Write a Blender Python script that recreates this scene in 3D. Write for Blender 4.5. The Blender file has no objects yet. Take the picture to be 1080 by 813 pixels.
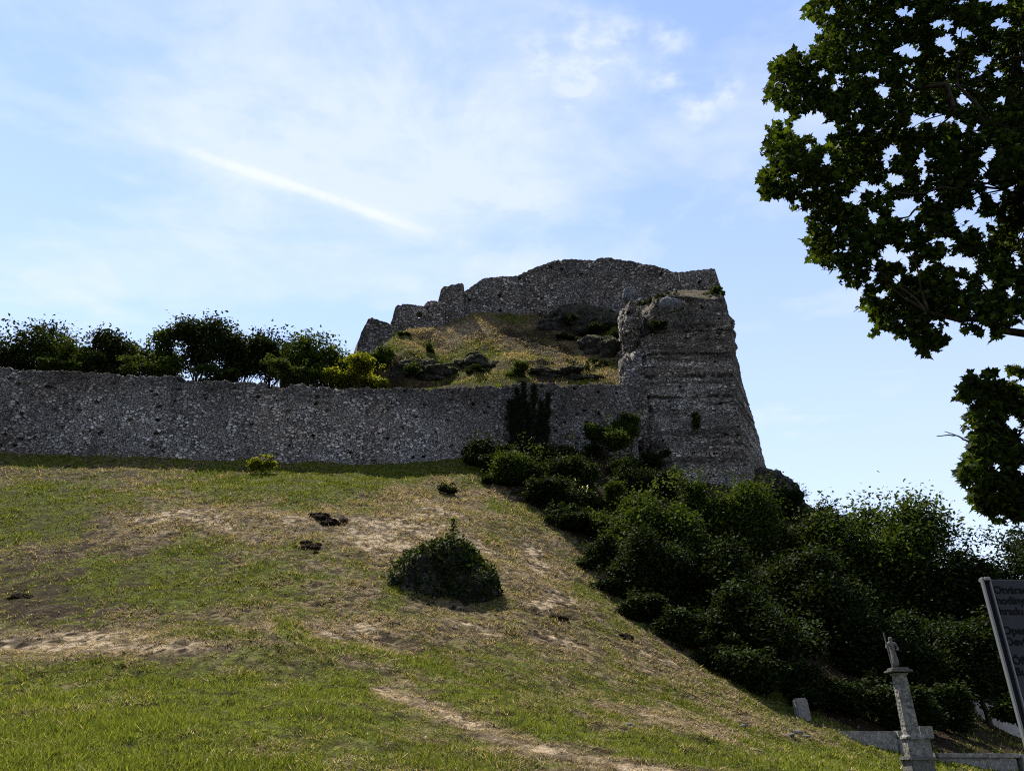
import bpy, bmesh, math, random
import numpy as np
from mathutils import Vector, Matrix

R = math.radians
C = bpy.context.scene.collection
sc = bpy.context.scene

# ------------------------------------------------------------------ camera, light, exposure
PITCH = R(26.0); FOC = 812.0; EYE = 1.65          # focal length in photo pixels (1080 wide)
cam = bpy.data.cameras.new('camera'); cam.sensor_width = 36.0; cam.lens = FOC / 1080 * 36
cam.clip_start = 0.1; cam.clip_end = 3000
camo = bpy.data.objects.new('camera', cam); C.objects.link(camo)
camo.location = (0, 0, EYE); camo.rotation_euler = (R(90) + PITCH, 0, 0)
sc.camera = camo
SUN_AZ, SUN_EL = R(-30), R(60)                     # azimuth from +Y, towards +X positive
sd = Vector((math.sin(SUN_AZ) * math.cos(SUN_EL), math.cos(SUN_AZ) * math.cos(SUN_EL), math.sin(SUN_EL)))
sun = bpy.data.lights.new('sun', 'SUN'); sun.energy = 5.0; sun.angle = R(0.5); sun.color = (1.0, 0.93, 0.82)
suno = bpy.data.objects.new('sun', sun); C.objects.link(suno)
suno.rotation_euler = (-sd).to_track_quat('-Z', 'Y').to_euler()
sc.view_settings.view_transform = 'Standard'; sc.view_settings.look = 'None'
sc.view_settings.gamma = 1; sc.view_settings.exposure = 1.36
sc.view_settings.use_curve_mapping = False
sc.cycles.max_bounces = 5; sc.cycles.diffuse_bounces = 1; sc.cycles.transmission_bounces = 3
sc.cycles.transparent_max_bounces = 4; sc.cycles.caustics_reflective = False
sc.cycles.use_denoising = False
sc.cycles.pixel_filter_type = 'BLACKMAN_HARRIS'; sc.cycles.filter_width = 1.1
SKY_STRENGTH = 0.09

cP, sP = math.cos(PITCH), math.sin(PITCH)
def U(px, py, Y):
    """point of the place seen at photo pixel (px, py), Y metres ahead of the camera"""
    v = (406.5 - py) / FOC
    t = Y / (cP - v * sP)
    return ((px - 540) / FOC * t, Y, EYE + t * (sP + v * cP))
def PROJ(x, y, z):
    f = y * cP + (z - EYE) * sP; u = -y * sP + (z - EYE) * cP
    f = np.maximum(f, .5)
    return 540 + FOC * x / f, 406.5 - FOC * u / f
def PXM(px, py, Y):                                # pixels per metre there
    v = (406.5 - py) / FOC
    return FOC * (cP - v * sP) / Y
def DIR(px, py):
    x, y, z = U(px, py, 1.0); d = Vector((x, y, z - EYE)); return d.normalized()

# ------------------------------------------------------------------ node helpers
class NT:
    def __init__(s, tree): s.t = tree; s.n = tree.nodes; s.l = tree.links
    def add(s, typ, **kw):
        n = s.n.new(typ)
        for k, v in kw.items(): setattr(n, k, v)
        return n
    def link(s, a, b): s.l.new(a, b)
    def put(s, sock, v):
        if hasattr(v, 'is_output'): s.l.new(v, sock)
        else: sock.default_value = v
    def math(s, op, a, b=None, c=None, clamp=False):
        n = s.n.new('ShaderNodeMath'); n.operation = op; n.use_clamp = clamp
        s.put(n.inputs[0], a)
        if b is not None: s.put(n.inputs[1], b)
        if c is not None: s.put(n.inputs[2], c)
        return n.outputs[0]
    def vmath(s, op, a, b=None, val=False):
        n = s.n.new('ShaderNodeVectorMath'); n.operation = op
        s.put(n.inputs[0], a)
        if b is not None: s.put(n.inputs[1], b)
        return n.outputs['Value'] if val else n.outputs[0]
    def maprange(s, v, a, b, c=0.0, d=1.0, smooth=True):
        n = s.n.new('ShaderNodeMapRange')
        if smooth: n.interpolation_type = 'SMOOTHSTEP'
        n.clamp = True
        s.put(n.inputs['Value'], v)
        n.inputs['From Min'].default_value = a; n.inputs['From Max'].default_value = b
        n.inputs['To Min'].default_value = c; n.inputs['To Max'].default_value = d
        return n.outputs['Result']
    def noise(s, vec, scale, detail=4, rough=.55, dist=0.0, color=False):
        n = s.n.new('ShaderNodeTexNoise'); n.inputs['Scale'].default_value = scale
        n.inputs['Detail'].default_value = detail; n.inputs['Roughness'].default_value = rough
        n.inputs['Distortion'].default_value = dist
        s.l.new(vec, n.inputs['Vector'])
        return n.outputs['Color'] if color else n.outputs['Fac']
    def voro(s, vec, scale, feature='F1', out='Distance', rand=1.0):
        n = s.n.new('ShaderNodeTexVoronoi'); n.feature = feature
        n.inputs['Scale'].default_value = scale; n.inputs['Randomness'].default_value = rand
        s.l.new(vec, n.inputs['Vector'])
        return n.outputs[out]
    def mix(s, f, a, b, mode='MIX'):
        n = s.n.new('ShaderNodeMix'); n.data_type = 'RGBA'; n.blend_type = mode
        s.put(n.inputs[0], f)
        for q, v in ((n.inputs[6], a), (n.inputs[7], b)):
            if isinstance(v, tuple) and len(v) == 3: v = (*v, 1)
            s.put(q, v)
        return n.outputs[2]
    def ramp(s, f, stops, interp='LINEAR'):
        n = s.n.new('ShaderNodeValToRGB'); n.color_ramp.interpolation = interp
        e = n.color_ramp.elements
        while len(e) < len(stops): e.new(0.5)
        for q, (p, c) in zip(e, stops):
            q.position = p; q.color = (*c, 1) if len(c) == 3 else c
        s.l.new(f, n.inputs[0])
        return n.outputs[0]
    def sep(s, v):
        n = s.n.new('ShaderNodeSeparateXYZ'); s.l.new(v, n.inputs[0]); return n.outputs
    def comb(s, x, y, z):
        n = s.n.new('ShaderNodeCombineXYZ')
        for i, q in enumerate((x, y, z)): s.put(n.inputs[i], q)
        return n.outputs[0]

# ------------------------------------------------------------------ sky
world = bpy.data.worlds.new('World'); sc.world = world; world.use_nodes = True
w = NT(world.node_tree); w.n.clear()
wo = w.add('ShaderNodeOutputWorld'); bg = w.add('ShaderNodeBackground')
sky = w.add('ShaderNodeTexSky', sky_type='NISHITA'); sky.sun_disc = False
sky.sun_elevation = SUN_EL; sky.sun_rotation = SUN_AZ
sky.air_density = 1.2; sky.dust_density = 0.0; sky.ozone_density = 1.5
tc = w.add('ShaderNodeTexCoord'); d = w.vmath('NORMALIZE', tc.outputs['Generated'])
x, y, z = w.sep(d)
inv = w.math('DIVIDE', 1.0, w.math('MAXIMUM', z, 0.12))
flat = w.comb(w.math('MULTIPLY', x, inv), w.math('MULTIPLY', y, inv), 0.0)     # a cloud deck overhead
rot = w.add('ShaderNodeMapping'); rot.inputs['Rotation'].default_value = (0, 0, R(-35)); rot.inputs['Scale'].default_value = (1.0, 2.6, 1)
w.link(flat, rot.inputs['Vector'])
n1 = w.noise(rot.outputs[0], 0.9, 6, .55, .4)
n2 = w.noise(flat, 3.2, 6, .62, .3)
veil = w.math('MULTIPLY', w.maprange(n1, .34, .68), .42)
veil = w.math('ADD', veil, w.math('MULTIPLY', w.maprange(n2, .40, .70), .24))
def blob(px, py, rad):
    q = w.vmath('DISTANCE', d, tuple(DIR(px, py)), val=True)
    return w.maprange(q, 0, rad / FOC, 1, 0)
puff = None
for px, py, rad in ((600, 55, 55), (640, 60, 50), (612, 88, 40), (705, 42, 30), (703, 85, 24), (735, 112, 26), (765, 95, 22), (655, 40, 30)):
    b = blob(px, py, rad * 1.25)
    puff = b if puff is None else w.math('MAXIMUM', puff, b)
n3 = w.noise(flat, 11.0, 5, .6, .2)
puff = w.math('MULTIPLY', puff, w.maprange(n3, .40, .66))
haze_l = w.math('ADD', w.math('MULTIPLY', blob(230, 60, 300), .28), w.math('MULTIPLY', blob(500, 110, 290), .40))
haze_l = w.math('ADD', haze_l, w.math('MULTIPLY', blob(40, 330, 110), .12))
haze_l = w.math('MULTIPLY', haze_l, w.maprange(n2, .25, .65, .45, 1.0))
# the contrail: a band along a great circle
da, db = DIR(60, 112), DIR(440, 240)
nn = da.cross(db).normalized(); tn = nn.cross(da).normalized()
span = math.atan2(db.dot(tn), db.dot(da))
wob = w.math('MULTIPLY', w.math('SUBTRACT', w.noise(d, 9, 3, .5), .5), .012)
off = w.math('ABSOLUTE', w.math('ADD', w.vmath('DOT_PRODUCT', d, tuple(nn), val=True), wob))
al = w.math('ARCTAN2', w.vmath('DOT_PRODUCT', d, tuple(tn), val=True), w.vmath('DOT_PRODUCT', d, tuple(da), val=True))
al = w.math('DIVIDE', al, span)
core = w.math('MULTIPLY', w.maprange(off, .0015, .0095, 1, 0), w.maprange(al, .15, .42))
core = w.math('MULTIPLY', core, w.maprange(al, .94, 1.06, 1, .40))
core = w.math('MULTIPLY', core, w.maprange(al, 1.05, 1.38, 1, 0))
soft = w.math('MULTIPLY', w.maprange(off, .002, .016, .4, 0), w.math('MULTIPLY', w.maprange(al, -.3, .1), w.maprange(al, 1.0, 1.35, 1, 0)))
trail = w.math('MULTIPLY', w.math('MAXIMUM', core, soft), w.maprange(w.noise(d, 45, 4, .6), .3, .6, .55, 1))
cl = w.math('ADD', w.math('ADD', veil, haze_l), w.math('MULTIPLY', puff, .55))
cl = w.math('MINIMUM', cl, .72)
cl = w.math('ADD', cl, w.math('MULTIPLY', trail, .34))
horizon = w.maprange(z, .0, .80, .62, 0.12)
cl = w.math('MAXIMUM', cl, horizon, clamp=True)
CLOUD = 0.41 / SKY_STRENGTH
skyc = w.mix(1.0, sky.outputs[0], (.97, .93, 1.0), 'MULTIPLY')
skyc = w.mix(cl, skyc, (CLOUD * .88, CLOUD * .945, CLOUD * 1.12))
w.link(skyc, bg.inputs['Color']); bg.inputs['Strength'].default_value = SKY_STRENGTH
w.link(bg.outputs[0], wo.inputs['Surface'])

# ------------------------------------------------------------------ numpy noise
def _h(ix, iy, iz, s):
    n = (ix.astype(np.int64) * 374761393 + iy.astype(np.int64) * 668265263 + iz.astype(np.int64) * 1274126177 + s * 982451653)
    n = (n ^ (n >> 13)) & 0x7fffffff
    n = (n * 1274126177) & 0x7fffffff
    n = n ^ (n >> 16)
    return (n & 0xffff) / 65535.0
def vnoise(x, y, z, s=0):
    x = np.asarray(x, float); y = np.asarray(y, float); z = np.asarray(z, float) + 0 * x
    ix, iy, iz = np.floor(x), np.floor(y), np.floor(z)
    fx, fy, fz = x - ix, y - iy, z - iz
    fx, fy, fz = (q * q * (3 - 2 * q) for q in (fx, fy, fz))
    r = 0
    for a in (0, 1):
        for b in (0, 1):
            for c in (0, 1):
                r = r + _h(ix + a, iy + b, iz + c, s) * (fx if a else 1 - fx) * (fy if b else 1 - fy) * (fz if c else 1 - fz)
    return r * 2 - 1
def fbm(x, y, z=0, oct=4, s=0, gain=.5):
    x = np.asarray(x, float); y = np.asarray(y, float); z = np.asarray(z, float)
    r = 0; a = 1; f = 1
    for k in range(oct):
        r = r + a * vnoise(x * f + 17.3 * k, y * f - 9.1 * k, z * f + 4.7 * k, s + k); a *= gain; f *= 2.03
    return r
def sstep(a, b, x):
    t = np.clip((x - a) / (b - a), 0, 1); return t * t * (3 - 2 * t)

# ------------------------------------------------------------------ object helpers
def tag(o, label, cat, group=None, kind=None):
    if label: o['label'] = label
    if cat: o['category'] = cat
    if group: o['group'] = group
    if kind: o['kind'] = kind
    return o
def thing(name, loc, label, cat, group=None):
    o = bpy.data.objects.new(name, None); C.objects.link(o); o.location = loc
    o.empty_display_size = .3
    return tag(o, label, cat, group)
def link(name, me, mat=None, parent=None):
    o = bpy.data.objects.new(name, me); C.objects.link(o)
    if mat: me.materials.append(mat)
    if parent:                                       # geometry is written in world coordinates
        o.parent = parent; o.matrix_parent_inverse = Matrix.Translation(parent.location).inverted()
    return o
def npmesh(name, V, faces, mat=None, parent=None, smooth=True, attrs=None):
    """faces: list of (F,k) int arrays"""
    V = np.asarray(V, np.float32)
    me = bpy.data.meshes.new(name)
    fl = [np.asarray(f, np.int32) for f in faces if len(f)]
    tot = np.concatenate([np.full(len(f), f.shape[1], np.int32) for f in fl])
    idx = np.concatenate([f.ravel() for f in fl])
    st = np.concatenate(([0], np.cumsum(tot)[:-1])).astype(np.int32)
    me.vertices.add(len(V)); me.vertices.foreach_set('co', V.ravel())
    me.loops.add(len(idx)); me.loops.foreach_set('vertex_index', idx)
    me.polygons.add(len(tot)); me.polygons.foreach_set('loop_start', st); me.polygons.foreach_set('loop_total', tot)
    me.polygons.foreach_set('use_smooth', np.full(len(tot), smooth))
    me.update(calc_edges=True)
    for k, (typ, a) in (attrs or {}).items():
        at = me.attributes.new(k, typ, 'POINT')
        if typ == 'FLOAT': at.data.foreach_set('value', np.asarray(a, np.float32))
        else: at.data.foreach_set('color', np.asarray(a, np.float32).ravel())
    return link(name, me, mat, parent)
def grid_faces(n, m, off=0, wrap=False):
    """quads of an n x m vertex grid (row-major)"""
    i = np.arange(n - 1)[:, None]; j = np.arange(m if wrap else m - 1)[None, :]
    j2 = (j + 1) % m
    return np.stack([(i * m + j), (i * m + j2), ((i + 1) * m + j2), ((i + 1) * m + j)], -1).reshape(-1, 4) + off

# ------------------------------------------------------------------ materials
def material(name, rough=.9):
    m = bpy.data.materials.new(name); m.use_nodes = True
    t = NT(m.node_tree); p = t.n['Principled BSDF']; p.inputs['Roughness'].default_value = rough
    p.inputs['Specular IOR Level'].default_value = .03
    return m, t, p
def stone_material(name, scale, tones, joint, squash=1.5, depth=.06, holes=.5, bands=None, moss=None, tint=None, weather=None, strata=False):
    m, t, p = material(name, .95)
    tcn = t.add('ShaderNodeTexCoord'); co = tcn.outputs['Object']
    wob = t.vmath('SUBTRACT', t.noise(co, scale * 1.3, 5, .65, color=True), (.5, .5, .5))
    wv = t.add('ShaderNodeVectorMath', operation='SCALE'); t.link(wob, wv.inputs[0]); wv.inputs['Scale'].default_value = .62 / scale
    co2 = t.vmath('ADD', co, wv.outputs[0])
    sq = t.vmath('MULTIPLY', co2, (1, 1, squash))
    edge = t.voro(sq, scale, 'DISTANCE_TO_EDGE')
    cell = t.voro(sq, scale, 'F1', 'Color')
    cr = t.sep(cell)
    edge2 = t.voro(sq, scale * 2.3, 'DISTANCE_TO_EDGE'); cell2 = t.sep(t.voro(sq, scale * 2.3, 'F1', 'Color'))
    small = t.maprange(t.noise(co, .55, 2), .47, .53)             # regions of small rubble
    e = t.math('ADD', t.math('MULTIPLY', edge, t.math('SUBTRACT', 1, small)), t.math('MULTIPLY', edge2, small))
    tone = t.math('ADD', t.math('MULTIPLY', cr[0], t.math('SUBTRACT', 1, small)), t.math('MULTIPLY', cell2[0], small))
    col = t.ramp(tone, [(0, tones[0]), (.45, tones[1]), (.8, tones[2]), (1, tones[3])])
    fine = t.noise(co, scale * 2.6, 6, .75)
    col = t.mix(t.maprange(fine, .42, .66), col, t.mix(.80, col, (.010, .010, .010)))
    patch = t.noise(co, .23, 4, .6)
    col = t.mix(t.maprange(patch, .42, .62, 0, .55), col, t.mix(1.0, col, tint or (.92, .80, .70), 'MULTIPLY'))
    big_ = t.noise(co, .13, 3, .5)
    col = t.mix(1.0, col, t.ramp(big_, [(.35, (.68, .68, .68)), (.62, (1.12, 1.12, 1.12))]), 'MULTIPLY')
    dark = t.noise(t.vmath('MULTIPLY', co, (1, 1, .35)), .6, 5, .65)  # run-off stains
    col = t.mix(t.maprange(dark, .5, .7, 0, .6), col, t.mix(1.0, col, (.35, .34, .34), 'MULTIPLY'))
    if weather:
        zz_ = t.math('ADD', t.sep(co)[2], t.math('MULTIPLY', t.math('SUBTRACT', t.noise(co, .45, 5, .65), .5), 5.0))
        col = t.mix(t.maprange(zz_, weather[0], weather[1], 0, .75), col, t.mix(1.0, col, (.36, .35, .34), 'MULTIPLY'))
    if strata:
        sn = t.noise(t.vmath('MULTIPLY', co, (.10, .10, 1.0)), 1.1, 4, .6)
        col = t.mix(1.0, col, t.ramp(sn, [(.38, (.42, .40, .375)), (.48, (.95, .93, .90)), (.6, (1.5, 1.49, 1.47))]), 'MULTIPLY')
    jn = t.maprange(t.math('ADD', e, t.math('MULTIPLY', t.math('SUBTRACT', fine, .5), .22)), .02, .13)
    col = t.mix(jn, joint, col)
    h = t.math('MULTIPLY', jn, t.math('ADD', .55, t.math('MULTIPLY', tone, .6)))
    h = t.math('ADD', h, t.math('MULTIPLY', fine, .35))
    gap = t.math('MULTIPLY', t.maprange(e, .03, .10, 1, 0), t.maprange(t.noise(co, scale * .8, 3), .50, .60))
    col = t.mix(gap, col, (.008, .0075, .007))
    # lost stones
    hv = t.voro(sq, scale * .33, 'F1', 'Distance'); hc = t.sep(t.voro(sq, scale * .33, 'F1', 'Color'))
    hole = t.math('MULTIPLY', t.maprange(hv, .14, .24, 1, 0), t.math('GREATER_THAN', hc[0], 1 - holes))
    col = t.mix(hole, col, (.012, .011, .011))
    h = t.math('SUBTRACT', h, t.math('MULTIPLY', hole, 2.6))
    if bands:
        X, Yc, Z = t.sep(co)
        zz = t.math('ADD', Z, t.math('MULTIPLY', t.math('SUBTRACT', t.noise(co, .5, 3), .5), .5))
        for z0, wd in bands:
            b = t.maprange(t.math('ABSOLUTE', t.math('SUBTRACT', zz, z0)), wd * .3, wd, 1, 0)
            b = t.math('MULTIPLY', b, t.maprange(t.noise(co, .7, 3), .36, .5))
            col = t.mix(t.math('MULTIPLY', b, .85), col, (.012, .011, .010))
            h = t.math('SUBTRACT', h, t.math('MULTIPLY', b, 1.6))
    if moss:
        g = t.add('ShaderNodeNewGeometry'); nz = t.sep(g.outputs['True Normal'])[2]
        mm = t.math('MULTIPLY', t.maprange(nz, .35, .75), t.maprange(t.noise(co, 1.1, 5), .35, .5))
        mc = t.mix(t.noise(co, 4, 4), (.03, .035, .012), (.09, .075, .035))
        col = t.mix(mm, col, mc)
    t.link(col, p.inputs['Base Color'])
    dn = t.add('ShaderNodeDisplacement'); dn.inputs['Midlevel'].default_value = .6; dn.inputs['Scale'].default_value = depth
    t.link(h, dn.inputs['Height'])
    t.link(dn.outputs[0], t.n['Material Output'].inputs['Displacement'])
    m.displacement_method = 'BOTH'
    return m
GREY = [(0.13, 0.123, 0.118), (0.315, 0.297, 0.285), (0.53, 0.50, 0.48), (0.6200, 0.6200, 0.6200)]
DGREY = [(0.078, 0.072, 0.067), (0.182, 0.17, 0.158), (0.33, 0.307, 0.285), (0.5600, 0.5250, 0.4874)]
M_wall = stone_material('rubble_wall', 3.2, GREY, (.055, .052, .049), 1.5, .11, .5, weather=(26.2, 28.9))
M_bast = stone_material('bastion_stone', 2.7, [(0.0966, 0.0900, 0.0836), (0.2608, 0.2400, 0.2182), (0.4828, 0.4462, 0.4056), (0.6200, 0.6200, 0.6200)], (.04, .037, .034), 2.6, .10, .35, weather=(33.8, 36.5), strata=True,
                        bands=[(33.8, .30), (31.5, .26), (36.3, .2), (39.0, .2)], moss=True, tint=(.9, .8, .7))
M_castle = stone_material('castle_stone', 2.4, DGREY, (.03, .028, .027), 1.4, .08, .3, tint=(.9, .78, .66))
M_pale = stone_material('pale_stone', 3.0, [(.2, .19, .18), (.3, .29, .27), (.38, .36, .34), (.45, .43, .4)], (.1, .1, .09), 1.4, .03, 0)

def rock_material(name, a, b, c, scale=1.2, depth=.12, moss=0.0):
    m, t, p = material(name, .95)
    co = t.add('ShaderNodeTexCoord').outputs['Object']
    n = t.noise(co, scale, 8, .68, .6); v = t.voro(co, scale * 2.2, 'DISTANCE_TO_EDGE')
    f = t.math('MULTIPLY', n, t.maprange(v, 0, .08, .55, 1))
    col = t.ramp(f, [(.2, a), (.5, b), (.75, c)])
    if moss:
        g = t.add('ShaderNodeNewGeometry'); nz = t.sep(g.outputs['Normal'])[2]
        k = t.math('ADD', nz, t.math('MULTIPLY', t.math('SUBTRACT', t.noise(co, 2, 5), .5), 1.6))
        mc = t.mix(t.noise(co, 5, 4), (.035, .05, .014), (.13, .11, .05))
        col = t.mix(t.maprange(k, .75 - moss, 1.2 - moss), col, mc)
    t.link(col, p.inputs['Base Color'])
    dn = t.add('ShaderNodeDisplacement'); dn.inputs['Scale'].default_value = depth; dn.inputs['Midlevel'].default_value = .4
    t.link(f, dn.inputs['Height']); t.link(dn.outputs[0], t.n['Material Output'].inputs['Displacement'])
    m.displacement_method = 'BOTH'
    return m
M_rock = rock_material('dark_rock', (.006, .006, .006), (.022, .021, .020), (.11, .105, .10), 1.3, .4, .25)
M_boulder = rock_material('blue_grey_boulder', (.05, .053, .058), (.12, .125, .135), (.2, .205, .215), 1.6, .3)
M_soil = rock_material('turned_soil', (.008, .006, .005), (.02, .015, .011), (.06, .046, .032), 4, .3)
M_dress = rock_material('dressed_stone', (.06, .058, .053), (.18, .172, .16), (.36, .345, .32), 6, .012)
M_carved = rock_material('weathered_carved_stone', (.045, .043, .039), (.11, .107, .098), (.22, .213, .2), 9, .015)

def leaf_material(name, dark, light, trans=.35):
    m, t, p = material(name, .75)
    a = t.add('ShaderNodeAttribute', attribute_name='tone')
    col = t.ramp(a.outputs['Fac'], [(0, dark), (.7, light), (1, tuple(q * 1.5 for q in light))])
    t.link(col, p.inputs['Base Color']); p.inputs['Specular IOR Level'].default_value = .06
    tr = t.add('ShaderNodeBsdfTranslucent')
    tl = t.mix(1.0, col, (1.5, 1.35, .5), 'MULTIPLY'); t.link(tl, tr.inputs['Color'])
    mx = t.add('ShaderNodeMixShader'); mx.inputs[0].default_value = trans
    t.link(p.outputs[0], mx.inputs[1]); t.link(tr.outputs[0], mx.inputs[2])
    t.link(mx.outputs[0], t.n['Material Output'].inputs['Surface'])
    return m
L_dark = leaf_material('dark_leaves', (.005, .009, .003), (.017, .028, .007), .20)
L_mid = leaf_material('green_leaves', (.008, .014, .004), (.038, .060, .011), .28)
L_bright = leaf_material('bright_leaves', (.034, .044, .006), (.14, .16, .018), .35)
L_maple = leaf_material('maple_leaves', (.005, .010, .003), (.034, .055, .008), .32)
L_conifer = leaf_material('conifer_sprays', (.003, .005, .003), (.008, .012, .005), .05)
L_flower = leaf_material('white_flowers', (.35, .35, .3), (.6, .6, .52), .3)
L_dry = leaf_material('dry_stalks', (.09, .07, .035), (.2, .15, .08), .2)
def bark_material():
    m, t, p = material('bark', .95)
    co = t.add('ShaderNodeTexCoord').outputs['Object']
    n = t.noise(t.vmath('MULTIPLY', co, (1, 1, .25)), 9, 6, .65)
    t.link(t.ramp(n, [(.3, (.012, .010, .008)), (.6, (.045, .038, .030)), (.8, (.09, .08, .065))]), p.inputs['Base Color'])
    return m
M_bark = bark_material()

# ------------------------------------------------------------------ terrain
def tps(P, z, lam):
    P = np.asarray(P, float); z = np.asarray(z, float)
    def k(A, B):
        r2 = ((A[:, None, :] - B[None, :, :]) ** 2).sum(-1)
        return .5 * r2 * np.log(r2 + 1e-9)
    n = len(P); Q = np.c_[np.ones(n), P]
    A = np.zeros((n + 3, n + 3)); A[:n, :n] = k(P, P) + lam * np.eye(n); A[:n, n:] = Q; A[n:, :n] = Q.T
    s = np.linalg.solve(A, np.r_[z, 0, 0, 0])
    def f(x, y):
        x = np.asarray(x, float); sh = x.shape; E = np.c_[x.ravel(), np.asarray(y, float).ravel()]
        out = np.empty(len(E))
        for i in range(0, len(E), 20000):
            e = E[i:i + 20000]; out[i:i + 20000] = k(e, P) @ s[:n] + np.c_[np.ones(len(e)), e] @ s[n:]
        return out.reshape(sh)
    return f
G = [(-120, 813, 9.3), (0, 813, 9), (270, 813, 9), (540, 813, 10), (750, 813, 13), (900, 812, 20),
     (-150, 690, 20), (0, 690, 20), (270, 682, 21), (450, 690, 23), (600, 700, 25), (760, 742, 27),
     (-200, 600, 30), (0, 600, 30), (200, 600, 30), (400, 600, 32), (550, 610, 34),
     (-250, 540, 38), (0, 540, 38), (200, 540, 38), (400, 535, 42), (520, 530, 47),
     (0, 500, 46), (200, 503, 47), (400, 505, 50),
     (-260, 474, 49), (0, 478, 52), (110, 482, 53), (210, 486, 54), (320, 488, 55), (420, 489, 56), (480, 484, 57.3),
     (590, 560, 44), (640, 610, 40), (700, 660, 36), (790, 710, 33), (840, 745, 31.5), (870, 771, 29), (975, 797, 29), (1000, 803, 29), (1075, 817, 29),
     (967, 824, 25), (560, 475, 59), (640, 480, 61), (700, 508, 61), (760, 518, 61), (800, 503, 66), (830, 518, 64),
     (740, 600, 46), (820, 640, 44), (900, 700, 42), (1000, 742, 42), (1080, 778, 45), (1080, 793, 35)]
GP = [U(*g) for g in G]
GP += [(0, 0, 0), (-12, 0, .2), (12, 0, -.1), (0, 5, .45), (3, 5, .15), (-6, 5, .6), (10, 10, .4), (22, 5, -.2), (45, 12, .3), (48, 40, 1.2), (40, 62, 6),
       (-45, 0, .6), (-45, 14, 3.5), (-58, 30, 9.5), (-62, 45, 17), (-30, -9, 0), (30, -9, -.3), (0, -10, -.2)]
_gf = tps([p[:2] for p in GP], [p[2] for p in GP], .6)
KN = (-6.6, 19.2, .55); TR = (-5.6, 19.6)
def ground_z(x, y, micro=True):
    x = np.asarray(x, float); y = np.asarray(y, float)
    xc = np.clip(x, -64, 50); yc = np.clip(y, -11, 68)
    z = _gf(xc, yc)
    if micro:
        far = sstep(4, 14, y)
        z = z + far * (.16 * fbm(x * .35, y * .35, 0, 3, 3) + .05 * fbm(x * 1.6, y * 1.6, 0, 3, 7) + .085 * np.abs(fbm(x * 3.0, y * 3.0, 0, 2, 9)))
        z = z + KN[2] * np.exp(-(((x - KN[0]) / 3.6) ** 2 + ((y - KN[1]) / 2.6) ** 2))
        tr = np.exp(-(((x - TR[0]) / 1.9) ** 2 + ((y - TR[1]) / 1.9) ** 2)); z = z + .09 * tr * np.sin(2 * math.pi * (y + .25 * x + .25 * vnoise(x, y, 0, 5)) / .5)
    return z
def ax(*segs):
    return np.unique(np.concatenate([np.arange(a, b, s) for a, b, s in segs]))
gx = ax((-900, -100, 100), (-100, -56, 4), (-56, 30, .15), (30, 52, 1.0), (52, 100, 6), (100, 1000, 100))
gy = ax((-900, -20, 80), (-20, 6, 2), (6, 62, .15), (62, 70, 1), (70, 120, 6), (120, 1200, 90))
GX, GY = np.meshgrid(gx, gy)
GZ = ground_z(GX, GY)

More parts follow.
